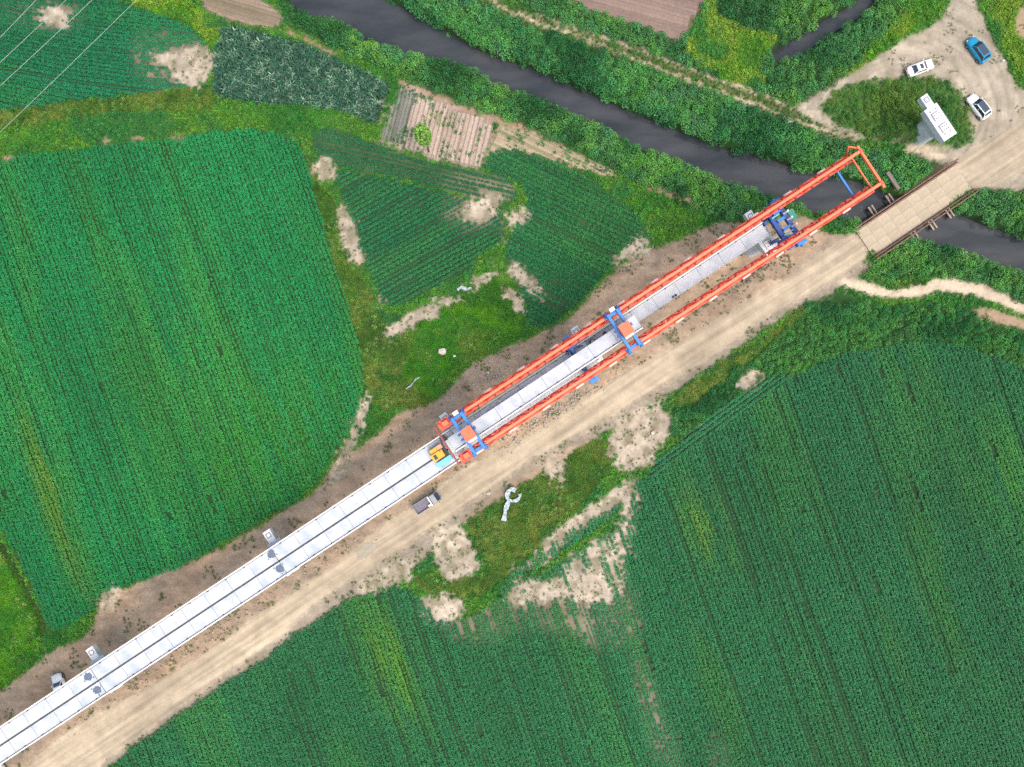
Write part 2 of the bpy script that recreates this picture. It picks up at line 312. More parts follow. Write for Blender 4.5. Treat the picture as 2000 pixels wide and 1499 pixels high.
# bare soil
def blur(a, r):
    k = 2 * r + 1
    for ax in (0, 1):
        c = np.cumsum(np.pad(a, [(r + 1, r) if i == ax else (0, 0) for i in (0, 1)], mode='edge'), axis=ax)
        a = (np.take(c, range(k, c.shape[ax]), ax) - np.take(c, range(0, c.shape[ax] - k), ax)) / k
    return a
BAREM = None
for p in ([(1085, 1140), (1120, 1080), (1180, 1050), (1222, 1010), (1235, 960), (1250, 940), (1246, 970), (1226, 1040), (1228, 1100), (1215, 1160), (1150, 1180), (1090, 1165), (1012, 1190), (985, 1152), (1040, 1128)],
          [(972, 1142), (1040, 1088), (1100, 1030), (1160, 985), (1240, 928), (1252, 946), (1190, 1000), (1090, 1068), (1030, 1110)],
          [(840, 1052), (880, 1030), (912, 1032), (926, 1090), (930, 1112), (890, 1138), (858, 1118)],
          [(690, 1142), (760, 1104), (820, 1082), (800, 1128), (720, 1158)], [(820, 1160), (870, 1170), (905, 1168), (900, 1190), (850, 1226)],
          [(1182, 850), (1230, 800), (1300, 785), (1312, 830), (1290, 870), (1240, 925), (1210, 905), (1190, 890)],
          [(1060, 905), (1100, 890), (1110, 920), (1095, 950), (1075, 925)], [(1440, 745), (1478, 730), (1485, 740), (1450, 765)],
          [(610, 315), (655, 316), (662, 335), (640, 350), (622, 345)], [(652, 402), (678, 410), (695, 455), (712, 520), (704, 532), (685, 500), (668, 460)], [(730, 565), (752, 600), (748, 606), (736, 585)],
          [(985, 500), (1010, 520), (1040, 545), (1062, 580), (1040, 575), (1010, 550)], [(985, 545), (1012, 565), (1030, 620), (1015, 625), (995, 580)],
          [(1020, 400), (1034, 412), (1008, 445), (985, 470), (980, 455)], [(1240, 475), (1280, 456), (1262, 480), (1215, 510), (1200, 530), (1205, 500)],
          [(640, 935), (660, 885), (690, 850), (712, 770), (720, 775), (712, 830), (690, 880), (665, 925)], [(186, 1165), (240, 1148), (235, 1170), (200, 1190)],
          [(345, 105), (380, 85), (412, 110), (416, 140), (395, 166), (362, 160), (340, 130), (300, 118), (300, 108)], [(82, 18), (110, 15), (138, 45), (120, 58), (92, 40)],
          [(900, 400), (960, 385), (978, 405), (950, 430), (912, 425)], [(745, 215), (760, 200), (765, 215), (748, 245)],
          band([(740, 660), (800, 625), (860, 602), (910, 582)], [7, 10, 10, 6]), band([(900, 560), (950, 545), (985, 525)], 6)):
    sl_, ins = pmask(p, 1); full = np.zeros((NY, NX)); full[sl_] = ins; full = blur(full, 3)
    BAREM = np.maximum(BAREM, full) if BAREM is not None else full
gyy, gxx = np.mgrid[0:NY, 0:NX]
BAREB = blur(blur(BAREM, 4), 4)
for cx, cy in ((210, 275), (268, 271), (350, 270), (15, 308)): zone(DRY, [(cx - 15, cy + 3), (cx, cy - 7), (cx + 15, cy - 3), (cx + 8, cy + 5), (cx - 8, cy + 8)])
# a crop strip inside the sandy patch
zone(SOYR, band([(985, 1135), (1050, 1095), (1110, 1055), (1180, 1012), (1215, 985)], [5, 11, 13, 9, 4]), over=[BARE, WEED, GRASSO])
zone(GRASSO, [(1730, 556), (1770, 550), (1815, 548), (1790, 560), (1745, 566)], over=[PATH, WEED, SHRUB])

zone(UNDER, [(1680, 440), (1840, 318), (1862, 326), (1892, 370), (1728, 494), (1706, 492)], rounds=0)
def zlook(px, py, ragged=1.0):
    qx = px + ragged * (9 * (fbm(px / 26, py / 26, 1) - .5) + 5 * (vnoise(px / 7, py / 7, 2) - .5))
    qy = py + ragged * (9 * (fbm(px / 26, py / 26, 3) - .5) + 5 * (vnoise(px / 7, py / 7, 4) - .5))
    ix = np.clip(((qx - X0) / STEP + 0.5).astype(int), 0, NX - 1); iy = np.clip(((qy - Y0) / STEP + 0.5).astype(int), 0, NY - 1)
    return zmap[iy, ix]
def field(arr, px, py):
    ix = np.clip(((px - X0) / STEP + 0.5).astype(int), 0, NX - 1); iy = np.clip(((py - Y0) / STEP + 0.5).astype(int), 0, NY - 1)
    return arr[iy, ix]
def bare_at(px, py):                          # 1 = open sandy soil, 0 = covered
    return field(BAREB, px, py) * 1.25 + 1.5 * (fbm(px / 22, py / 22, 71, 4) - .5) + .8 * (vnoise(px / 4.5, py / 4.5, 74) - .5)
# bank depth from the river outline (blurred mask)
bed = ((zmap == BED) | (zmap == CREEK)).astype(float)
sl_, ins = pmask(RIVER, 2); bed[sl_] = np.maximum(bed[sl_], ins)
bedb = blur(blur(bed, 6), 4)
flat = blur((np.isin(zmap, [ROAD, YARD])).astype(float), 3)
def height(x, y):
    px, py = toPX(x, y)
    ix = np.clip(((px - X0) / STEP + 0.5).astype(int), 0, NX - 1); iy = np.clip(((py - Y0) / STEP + 0.5).astype(int), 0, NY - 1)
    b = bedb[iy, ix]; f = flat[iy, ix]
    rel = 0.30 * (fbm(x / 5, y / 5, 6) - .5) + 0.12 * (vnoise(x / 0.9, y / 0.9, 8) - .5)
    md = 3.5 * np.exp(-(((px - 1782) / 58) ** 4 + ((py - 258) / 36) ** 4))
    return rel * (1 - f) * 0.8 - 3.0 * smooth(0.12, 0.85, b) + md * (1 - f) ** 2
WATER_Z = -1.5

PAL = {WEED: (66, 108, 52), SOYL: (44, 78, 44), SOYR: (46, 76, 50), TRIU: (74, 98, 66), TRIL: (52, 82, 56), MID2: (58, 88, 58), SOYTL: (44, 80, 56), HEAD: (62, 90, 62), MAIZE: (30, 50, 38),
       STRIPE: (168, 152, 128), DIRT: (164, 144, 124), ROAD: (188, 174, 152), YARD: (172, 162, 146), PATH: (208, 192, 170), BARE: (184, 172, 155), VERGE: (154, 144, 130), GRASSB: (72, 118, 36), GRASSO: (78, 100, 48),
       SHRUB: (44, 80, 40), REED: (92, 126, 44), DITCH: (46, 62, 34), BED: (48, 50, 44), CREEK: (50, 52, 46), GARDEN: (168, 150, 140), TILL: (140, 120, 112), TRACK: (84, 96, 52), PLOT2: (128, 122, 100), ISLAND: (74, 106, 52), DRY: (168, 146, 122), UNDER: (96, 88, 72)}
palarr = np.zeros((32, 3))
for k, v in PAL.items(): palarr[k] = lin(v) / KREF

def axis_pts(half, step, far):
    a = np.arange(-half, half + 1e-6, step); g = half + step * np.cumsum(1.45 ** np.arange(1, 40)); g = g[g < far]
    return np.concatenate([-g[::-1], a, g])
gx = axis_pts(92, 0.3, 6000); gy = axis_pts(70, 0.3, 6000)
GX, GY = np.meshgrid(gx, gy); GZ = height(GX, GY)
PXg, PYg = toPX(GX, GY)
colr = np.zeros(GX.shape + (3,))
for k in range(7):
    jx = RNG.normal(0, 4.0, GX.shape); jy = RNG.normal(0, 4.0, GX.shape)
    colr += palarr[zlook(PXg + jx, PYg + jy)]
colr /= 7
THIN = [[(970, 1150), (1240, 1110), (1262, 1270), (1180, 1270), (1080, 1230), (1000, 1230)], [(860, 1190), (1000, 1175), (1000, 1250), (880, 1260)], [(1225, 1290), (1252, 1270), (1335, 1490), (1340, 1540), (1290, 1540)],
        [(1380, 1440), (1410, 1430), (1440, 1550), (1400, 1550)], [(240, 60), (420, 60), (420, 175), (280, 175)], [(0, 0), (160, 0), (160, 70), (0, 40)], [(850, 380), (1000, 400), (980, 450), (880, 450)], [(860, 340), (1010, 350), (1010, 400), (860, 390)]]
thm = np.zeros((NY, NX))
for p in THIN:
    sl_, ins = pmask(p, 1); thm[sl_] = np.maximum(thm[sl_], ins)
thm = blur(blur(thm, 5), 5)
tix = np.clip(((PXg - X0) / STEP + .5).astype(int), 0, NX - 1); tiy = np.clip(((PYg - Y0) / STEP + .5).astype(int), 0, NY - 1)
tw = (thm[tiy, tix] * .5)[..., None] * np.isin(zlook(PXg, PYg), [SOYR, SOYTL, TRIL, TRIU])[..., None]
colr = colr * (1 - tw) + tw * np.array(lin((166, 150, 132)) / KREF)
BW = smooth(.12, .62, bare_at(PXg, PYg)) * (field(BAREB, PXg, PYg) > .02)
sand = palarr[BARE] * (.82 + .34 * vnoise(GX / .55, GY / .55, 90))[..., None] * (.8 + .4 * fbm(GX / 2.4, GY / 2.4, 93))[..., None]
colr = colr * (1 - BW[..., None]) + sand * BW[..., None]
v1 = fbm(GX / 7, GY / 7, 12); v2 = fbm(GX / 1.3, GY / 1.3, 15, 2)
colr *= (0.78 + 0.44 * v1)[..., None] * (0.82 + 0.36 * v2)[..., None]
ZC = zlook(PXg, PYg)
# building soil: warm and grey streaks along the works
U_, V_ = fromW(GX, GY)
dm = (ZC == DIRT)
st = fbm(U_ / 9, V_ / 2.2, 21)
colr[dm] *= (np.array([1.0, 1.0, 1.0]) + (st[dm][:, None] - .5) * np.array([0.75, 0.55, 0.35]))
st3 = fbm(GX / 2.6 + 1.2 * vnoise(GX / 6, GY / 6, 22), GY / .7, 24, 3); colr[dm] *= (1 + .6 * (st3[dm] - .5))[:, None]
st2 = smooth(.55, .75, fbm(GX / 3, GY / 3, 31))
colr[dm] = colr[dm] * (1 - .4 * st2[dm][:, None]) + .4 * st2[dm][:, None] * np.array(lin((172, 158, 138)) / KREF)
bm_ = (BW > .5); g3 = smooth(.46, .66, fbm(GX / 1.4, GY / 1.4, 37, 4))
colr[bm_] = colr[bm_] * (1 - .7 * g3[bm_][:, None]) + .7 * g3[bm_][:, None] * np.array(lin((126, 122, 98)) / KREF)
yd = (ZC == YARD); ra = np.hypot((PXg - 1762), (PYg - 215) * 1.15); th = np.arctan2(PYg - 215, PXg - 1762)
trk = fbm(th * 2.2, ra / 7.0, 51, 3); colr[yd] *= (1 + .75 * (trk[yd] - .5))[:, None]
ym = (ZC == YARD) | (ZC == VERGE); g4 = smooth(.5, .7, fbm(GX / 2.1, GY / 2.1, 41))
colr[ym] = colr[ym] * (1 - .35 * g4[ym][:, None]) + .35 * g4[ym][:, None] * np.array(lin((128, 122, 100)) / KREF)
cola = np.concatenate([colr, np.ones(GX.shape + (1,))], -1)
ny, nx = GX.shape; idx = np.arange(nx * ny).reshape(ny, nx)
quads = np.stack([idx[:-1, :-1], idx[:-1, 1:], idx[1:, 1:], idx[1:, :-1]], -1)
M_earth = earth_mat('earth'); M_road = earth_mat('road_dirt', rut=0.26, fine=0.08, bump=0.025); M_track = earth_mat('path_dirt', fine=0.12, bump=0.03)
P3 = np.stack([GX, GY, GZ], -1).reshape(-1, 3); CF = cola.reshape(-1, 4)
g = put('ground', np_mesh('ground', P3, quads.reshape(-1, 4), M_earth, {'col': ('FLOAT_COLOR', CF)}, True)); tag(g, kind='structure')
def overlay(name, zid, m, lift, boxsel=None):
    zc = ZC[:-1, :-1]; sel = np.isin(zc, zid) & (np.abs(GX[:-1, :-1]) < 92) & (np.abs(GY[:-1, :-1]) < 70)
    if boxsel is not None: sel &= boxsel(PXg[:-1, :-1], PYg[:-1, :-1])
    q = quads[sel]; u, inv = np.unique(q, return_inverse=True)
    p = P3[u].copy(); p[:, 2] += lift
    o = put(name, np_mesh(name, p, inv.reshape(q.shape), m, {'col': ('FLOAT_COLOR', CF[u])}, True)); tag(o, kind='structure'); return o
overlay('haul_road', [ROAD], M_road, 0.02)
overlay('gravel_yard', [YARD], M_track, 0.02)
overlay('footpath', [PATH], M_track, 0.02, lambda x, y: y > 400)
overlay('wheel_track', [PATH], M_track, 0.02, lambda x, y: y <= 400)

# ------------------------------------------------------------------ water
mw = bpy.data.materials.new('river_water'); mw.use_nodes = True; t = mw.node_tree; p = t.nodes['Principled BSDF']
p.inputs['Roughness'].default_value = 0.12; p.inputs['IOR'].default_value = 1.33
tc = t.nodes.new('ShaderNodeTexCoord'); n = t.nodes.new('ShaderNodeTexNoise'); n.inputs['Scale'].default_value = 0.22; n.inputs['Detail'].default_value = 6
mp = t.nodes.new('ShaderNodeMapping'); mp.inputs['Rotation'].default_value = (0, 0, R(25)); mp.inputs['Scale'].default_value = (0.5, 1.6, 1)
t.links.new(tc.outputs['Object'], mp.inputs[0]); t.links.new(mp.outputs[0], n.inputs[0])
cr = t.nodes.new('ShaderNodeValToRGB'); cr.color_ramp.elements[0].position = .35; cr.color_ramp.elements[0].color = C(44, 52, 58)
cr.color_ramp.elements[1].position = .75; cr.color_ramp.elements[1].color = C(76, 79, 84)  # lighter ramp tone paints sky reflection streaks into the water colour
t.links.new(n.outputs[0], cr.inputs[0]); t.links.new(cr.outputs[0], p.inputs['Base Color'])
n2 = t.nodes.new('ShaderNodeTexNoise'); n2.inputs['Scale'].default_value = 1.6; n2.inputs['Detail'].default_value = 3; t.links.new(tc.outputs['Object'], n2.inputs[0])
b = t.nodes.new('ShaderNodeBump'); b.inputs['Distance'].default_value = 0.03; b.inputs['Strength'].default_value = .6
t.links.new(n2.outputs[0], b.inputs['Height']); t.links.new(b.outputs[0], p.inputs['Normal'])
def sheet(name, poly, z, m, grow=0.0, label=None):
    bm = bmesh.new(); vs = [bm.verts.new((*W(x, y, z), z)) for x, y in poly]
    f = bm.faces.new(vs); f.normal_update()
    if f.normal.z < 0: f.normal_flip()
    bmesh.ops.triangulate(bm, faces=[f]); me = bpy.data.meshes.new(name); bm.to_mesh(me); bm.free(); me.materials.append(m)
    return tag(put(name, me), kind='structure')
sheet('river', [(x, y - 22) for x, y in RIV_N] + [(x, y + 22) for x, y in RIV_S], WATER_Z, mw)
sheet('creek', [(1760, -130), (1670, -20), (1580, 35), (1545, 65), (1490, 95), (1520, 130), (1560, 125), (1600, 95), (1660, 60), (1740, 0), (1830, -130)], WATER_Z, mw)

# ------------------------------------------------------------------ ridged plots
def ridged(name, zid, ang, spacing, amp, pal, boxsel, seed=0, lift=0.05):
    d = np.array([math.cos(ang), -math.sin(ang)]); nrm = np.array([-d[1], d[0]])
    ys, xs = np.nonzero(zmap == zid); px = xs * STEP + X0; py = ys * STEP + Y0; k = boxsel(px, py); px, py = px[k], py[k]
    wx, wy = W(px, py); s = wx * d[0] + wy * d[1]; tt = wx * nrm[0] + wy * nrm[1]
    sa = np.arange(s.min(), s.max(), 0.8); ta = np.arange(tt.min(), tt.max(), spacing / 6)
    SS, TT = np.meshgrid(sa, ta); wob = 0.12 * (vnoise(SS / 6, TT / 6, seed) - .5)
    x = SS * d[0] + (TT + wob) * nrm[0]; y = SS * d[1] + (TT + wob) * nrm[1]
    ph = TT / spacing; prof = 0.5 + 0.5 * np.cos(2 * math.pi * ph)
    z = height(x, y) + lift + amp * prof
    px, py = toPX(x, y); zc = zlook(px, py, 0.4) == zid; zc &= boxsel(px, py)
    row = np.floor(ph + .5).astype(int); rr = _T[(row * 7 + seed) & 255, 3]
    c0, c1 = lin(pal[0]) / KREF, lin(pal[1]) / KREF
    mixv = np.clip(0.55 * rr + 0.6 * fbm(SS / 5, TT / 1.5, seed + 2) - 0.1, 0, 1)[..., None]
    cc = c0 * (1 - mixv) + c1 * mixv
    n1, n0 = SS.shape; ii = np.arange(n1 * n0).reshape(n1, n0); q = np.stack([ii[:-1, :-1], ii[:-1, 1:], ii[1:, 1:], ii[1:, :-1]], -1)
    sel = zc[:-1, :-1] & zc[1:, 1:]; q = q[sel]; u, inv = np.unique(q, return_inverse=True)
    p = np.stack([x, y, z], -1).reshape(-1, 3)[u]; ca = np.concatenate([cc, np.ones(cc.shape[:2] + (1,))], -1).reshape(-1, 4)[u]
    return tag(put(name, np_mesh(name, p, inv.reshape(q.shape), M_track, {'col': ('FLOAT_COLOR', ca)}, True)), kind='structure')
ridged('tilled_field', TILL, R(15), 0.62, 0.16, [(120, 104, 98), (158, 138, 128)], lambda x, y: x > 0, 3)
ridged('vegetable_plot', GARDEN, R(104), 0.78, 0.26, [(160, 144, 130), (196, 178, 164)], lambda x, y: y > 3.6 * (818 - x) + 165, 5)
ridged('mulched_plot', GARDEN, R(104), 0.62, 0.2, [(92, 98, 92), (150, 148, 138)], lambda x, y: y <= 3.6 * (818 - x) + 165, 7)
ridged('ridged_plot', PLOT2, R(16), 0.6, 0.16, [(110, 106, 84), (172, 150, 136)], lambda x, y: x > 0, 9)
ridged('stubble_plot', STRIPE, R(26), 0.6, 0.2, [(110, 120, 80), (198, 176, 156)], lambda x, y: x > 0, 13)

# ------------------------------------------------------------------ vegetation prototypes (leaf-sized faces)
M_crop = leaf_mat('crop_leaf', 0.55, 0.25); M_shrub = leaf_mat('shrub_leaf', 0.6, 0.2); M_grass = leaf_mat('grass_blade', 0.7, 0.15); M_maize = leaf_mat('maize_leaf', 0.4, 0.4)
def leafcloud(name, m, n, rad, h0, h1, size, tilt, seed, elong=1.5, dome=True, dark=0.55):
    r = np.random.default_rng(seed); vs, fs, sh = [], [], []
    for k in range(n):
        a = r.random() * 2 * math.pi; q = math.sqrt(r.random()); rr = rad * q
        top = h1 * (math.sqrt(max(0.05, 1 - 0.8 * q * q)) if dome else 1)
        z = h0 + (top - h0) * (r.random() ** 0.45)
        c = Vector((rr * math.cos(a), rr * math.sin(a), z)); s_ = size * r.uniform(.6, 1.25)
        yaw = a + r.normal(0, .9); pit = r.normal(0.25, tilt); rol = r.normal(0, tilt)
        mt = Matrix.Rotation(yaw, 3, 'Z') @ Matrix.Rotation(pit, 3, 'Y') @ Matrix.Rotation(rol, 3, 'X')
        o = len(vs); L, Wd = s_ * elong, s_
        for p in ((-.5 * L, 0, 0), (-.05 * L, -.5 * Wd, .07 * L), (.5 * L, 0, -.08 * L), (-.05 * L, .5 * Wd, .07 * L)): vs.append(c + mt @ Vector(p))
        fs.append((o, o + 1, o + 2, o + 3)); v = r.uniform(.82, 1.2) ; sh += [v] * 4
    me = np_mesh(name, np.array([tuple(v) for v in vs]), np.array(fs), m, {'shade': ('FLOAT_COLOR', np.array([[s, s, s * .95, 1] for s in sh]))})
    return bpy.data.objects.new(name, me)
def blades(name, m, n, rad, ln, wd, lean, seed, seg=3, droop=0.6):
    r = np.random.default_rng(seed); vs, fs, sh = [], [], []
    for k in range(n):
        a = r.random() * 6.283; rr = rad * math.sqrt(r.random()); bx, by = rr * math.cos(a), rr * math.sin(a)
        yaw = r.random() * 6.283; L = ln * r.uniform(.6, 1.2); th = r.uniform(.15, lean); o = len(vs)
        x = z = 0.0; v = r.uniform(.7, 1.3); dx, dy = math.cos(yaw), math.sin(yaw)
        for j in range(seg + 1):
            w_ = wd * (1 - (j / seg) ** 2 * .9) * .5
            vs.append((bx + x * dx - w_ * dy, by + x * dy + w_ * dx, z)); vs.append((bx + x * dx + w_ * dy, by + x * dy - w_ * dx, z)); sh += [v, v]
            x += L / seg * math.sin(th); z += L / seg * math.cos(th); th += droop * r.uniform(.6, 1.4)
        for j in range(seg): fs.append((o + 2 * j, o + 2 * j + 1, o + 2 * j + 3, o + 2 * j + 2))
    me = np_mesh(name, np.array(vs), np.array(fs), m, {'shade': ('FLOAT_COLOR', np.array([[s, s, s, 1] for s in sh]))})
    return bpy.data.objects.new(name, me)
def protos(name, objs):
    c = bpy.data.collections.new(name)
    for o in objs: c.objects.link(o)
    return c
PC = {'soy': protos('soy_plants', [leafcloud('soy_plant', M_crop, 30, .34, .15, .62, .15, .38, 100 + k, 1.3) for k in range(4)]),
      'weed': protos('weed_plants', [leafcloud('weed_plant', M_shrub, 26, .30, .05, .5, .11, .55, 120 + k, 1.8) for k in range(3)] + [blades('grass_tuft', M_grass, 22, .18, .55, .05, .6, 130 + k) for k in range(2)]),
      'grass': protos('grass_tufts', [blades('grass_tuft', M_grass, 26, .22, .6, .055, .7, 140 + k) for k in range(4)]),
      'shrub': protos('shrubs', [leafcloud('shrub_clump', M_shrub, 110, .8, .1, 1.3, .17, .6, 150 + k, 1.7) for k in range(4)]),
      'maize': protos('maize_plants', [blades('maize_plant', M_maize, 11, .05, 1.0, .11, 1.0, 160 + k, 4, .5) for k in range(4)])}
def inst_group(name, coll):
    ng = bpy.data.node_groups.new(name, 'GeometryNodeTree')
    ng.interface.new_socket('Geometry', in_out='INPUT', socket_type='NodeSocketGeometry'); ng.interface.new_socket('Geometry', in_out='OUTPUT', socket_type='NodeSocketGeometry')
    N = ng.nodes; gi = N.new('NodeGroupInput'); go = N.new('NodeGroupOutput'); ip = N.new('GeometryNodeInstanceOnPoints')
    ci = N.new('GeometryNodeCollectionInfo'); ci.inputs['Collection'].default_value = coll; ci.inputs['Separate Children'].default_value = True; ci.inputs['Reset Children'].default_value = True
    def na(nm, ty):
        a = N.new('GeometryNodeInputNamedAttribute'); a.data_type = ty; a.inputs['Name'].default_value = nm; return a.outputs['Attribute']
    L = ng.links; L.new(gi.outputs[0], ip.inputs['Points']); L.new(ci.outputs[0], ip.inputs['Instance']); ip.inputs['Pick Instance'].default_value = True
    L.new(na('variant', 'INT'), ip.inputs['Instance Index'])
    cx = N.new('ShaderNodeCombineXYZ'); L.new(na('rot', 'FLOAT'), cx.inputs[2])
    er = N.new('FunctionNodeEulerToRotation'); L.new(cx.outputs[0], er.inputs[0]); L.new(er.outputs[0], ip.inputs['Rotation'])
    L.new(na('size', 'FLOAT'), ip.inputs['Scale']); L.new(ip.outputs[0], go.inputs[0]); return ng
NG = {k: inst_group(k + '_instances', c) for k, c in PC.items()}
def plant(name, kind, x, y, tint, size, label, category, dz=0.0, nvar=4):
    n = len(x)
    if n == 0: return
    me = bpy.data.meshes.new(name); me.vertices.add(n)
    co = np.stack([x, y, height(x, y) + dz], -1).astype(np.float32); me.vertices.foreach_set('co', co.ravel())
    for an, ty, d in (('rot', 'FLOAT', RNG.random(n) * 6.283), ('size', 'FLOAT', size), ('variant', 'INT', RNG.integers(0, nvar, n))):
        a = me.attributes.new(an, ty, 'POINT'); a.data.foreach_set('value', np.asarray(d, np.int32 if ty == 'INT' else np.float32))
    a = me.attributes.new('tint', 'FLOAT_COLOR', 'POINT'); a.data.foreach_set('color', np.concatenate([tint, np.ones((n, 1))], 1).astype(np.float32).ravel())
    o = put(name, me); md = o.modifiers.new('plants', 'NODES'); md.node_group = NG[kind]
    return tag(o, label, category, kind='stuff')
LEAFK = 1.19                                   # leaves shade each other: tint relative to the wanted overall tone
def T(r, g, b): return lin((r, g, b)) / KREF * LEAFK
def rowplants(zid, ang_deg, spacing, step, warp=None, gap=0.0, seed=0, box=None):
    a = R(ang_deg); d = np.array([math.cos(a), -math.sin(a)]); nrm = np.array([-d[1], d[0]])
    ys, xs = np.nonzero(np.isin(zmap, zid)); wx, wy = W(xs * STEP + X0, ys * STEP + Y0)
    s = wx * d[0] + wy * d[1]; q = wx * nrm[0] + wy * nrm[1]
    SS, TT = np.meshgrid(np.arange(s.min() - 3, s.max() + 3, step), np.arange(q.min() - 6, q.max() + 6, spacing)); 
    row = np.arange(SS.shape[0])[:, None] + 0 * SS
    SS = SS + RNG.uniform(-.5, .5, SS.shape) * step; TT0 = TT; TT = TT + RNG.normal(0, .045, TT.shape)
    if warp: TT = TT + warp(SS, TT)
    x = (SS * d[0] + TT * nrm[0]).ravel(); y = (SS * d[1] + TT * nrm[1]).ravel(); px, py = toPX(x, y)
    zz = zlook(px, py, 0.7); k = np.isin(zz, zid) & (px > -60) & (px < 2060) & (py > -50) & (py < 1550)
    rv = _T[(row.ravel().astype(int) * 5 + seed) & 255, 9]           # some rows thinner: sowing passes
    miss = fbm(SS.ravel() / 13, row.ravel() * 5.37, seed + 5)
    k &= ~((miss > 0.84 - gap) & (RNG.random(miss.shape) < .8))
    rn = fbm(SS.ravel() / 5, row.ravel() * 3.71, seed + 61, 2)
    bb = field(BAREB, px, py) * (.66 if SOYR in zid else 1.5) + field(thm, px, py) * .31 + 1.15 * (rn - .5) + .35 * (RNG.random(rn.shape) - .5)
    k &= ~((bb > .5) & ((field(BAREB, px, py) > .02) | (field(thm, px, py) > .05))) 
    return x[k], y[k], SS.ravel()[k], TT0.ravel()[k], rv[k], miss[k], px[k], py[k]
def inpoly(px, py, poly):
    ins = np.zeros(px.shape, bool); n = len(poly)
    for i in range(n):
        ax, ay = poly[i]; bx, by = poly[(i + 1) % n]
        if ay == by: continue
        ins ^= ((ay > py) != (by > py)) & (px < (bx - ax) * (py - ay) / (by - ay) + ax)
    return ins
def crop(name, zid, ang, base, alt, label, spacing=0.66, step=0.29, gap=0.0, seed=0, size=(0.76, 0.98), warp=None, yel=None, var=0.17):
    x, y, s, q, rv, miss, px, py = rowplants(zid, ang, spacing, step, warp, gap, seed)
    n = len(x); m = fbm(s / 30, q / 5, seed + 8, 3); m2 = fbm(x / 22, y / 22, seed + 9, 2)
    f = .6 * smooth(.45, .8, m)[:, None]
    tint = T(*base) * (1 - f) + T(*alt) * f
    if yel is not None:
        for poly, c in yel:
            pa = np.array(poly, float); cx, cy = pa.mean(0); ax = np.array([math.cos(R(ang)), math.sin(R(ang))]); dl = (pa - (cx, cy)) @ ax; dt = (pa - (cx, cy)) @ np.array([-ax[1], ax[0]])
            e = (((px - cx) * ax[0] + (py - cy) * ax[1]) / np.abs(dl).max()) ** 2 + ((-(px - cx) * ax[1] + (py - cy) * ax[0]) / np.abs(dt).max()) ** 2
            i = np.exp(-1.3 * e) * np.clip(2.2 * fbm(s / 8, q / 1.2, seed + 4, 2) - .4, 0, 1)
            tint = tint * (1 - i[:, None]) + T(*c) * i[:, None]
    tint = tint * (0.80 + 0.4 * m2)[:, None] * (0.90 + 0.2 * rv)[:, None] * RNG.uniform(1 - var, 1 + var, (n, 1)) * np.stack([RNG.uniform(.85, 1.2, n), np.ones(n), RNG.uniform(.9, 1.1, n)], 1)
    rid = np.round(q / spacing).astype(int); dens = np.where((_T[(rid * 13 + seed) & 255, 17] > .88) & (fbm(s / 11, rid * 2.3, seed + 19, 2) > .40), .76 if seed == 1 else .60, 1.0)
    plant(name, 'soy', x, y, tint, RNG.uniform(size[0], size[1], n) * dens, label, 'crop')
crop('soybean_crop', [SOYL], 70, (26, 128, 72), (60, 140, 58), 'dense bright green soybean crop filling the large field left of the railway girders', seed=1,
     yel=[([(20, 800), (60, 800), (200, 1160), (150, 1180)], (92, 140, 44)), ([(300, 800), (700, 640), (700, 800), (560, 985), (330, 1110)], (50, 130, 50))])
crop('soybean_crop', [SOYR], 70.5, (40, 116, 72), (60, 130, 62), 'soybean crop in the great field filling the lower right corner, with long dark sowing lines', seed=2, gap=.035,
     yel=[([(1310, 960), (1400, 960), (1450, 1100), (1360, 1100)], (96, 148, 52)), ([(690, 1180), (770, 1160), (840, 1420), (760, 1420)], (88, 148, 50)), ([(1900, 800), (2000, 780), (2060, 1100), (1980, 1100)], (66, 142, 60))])
crop('soybean_crop', [TRIL], -29, (22, 102, 64), (48, 118, 60), 'clear dark green soybean rows in the triangular field above the grassy patch', seed=3, spacing=.74, size=(.78, 1.0))
crop('soybean_crop', [TRIU], 13, (34, 104, 66), (60, 116, 66), 'soybean rows running just below the vegetable plots, with pale gaps', seed=4, spacing=.8, size=(.78, 1.0), gap=.04)
crop('soybean_crop', [MID2], 25, (28, 106, 62), (50, 122, 58), 'soybean rows in the small field beside the gantry, cut by pale bare strips', seed=5, spacing=.74, size=(.8, 1.05), gap=.03)
crop('soybean_crop', [SOYTL], 8, (22, 112, 74), (40, 124, 66), 'bluish green soybean rows under the overhead wires at upper left', seed=6, gap=.04, warp=lambda s, q: 0.004 * (s + 75) ** 2 * np.clip((q - 58) / 12, -1, 1) * -.6)
crop('soybean_crop', [HEAD], -36, (40, 112, 72), (60, 122, 64), 'curving headland rows of soybeans along the edge by the haul road', seed=7, spacing=.72, size=(.78, 1.0), gap=.05)
x, y, s, q, rv, miss, px, py = rowplants([MAIZE], 24, .6, .42, seed=9)
n = len(x); tint = np.where(RNG.random((n, 1)) < .18, T(104, 138, 112), T(40, 84, 62)) * RNG.uniform(.6, 1.35, (n, 1)); plant('maize_crop', 'maize', x, y, tint, RNG.uniform(.85, 1.2, n), 'block of tall dark blue green maize beside the vegetable plots', 'crop')

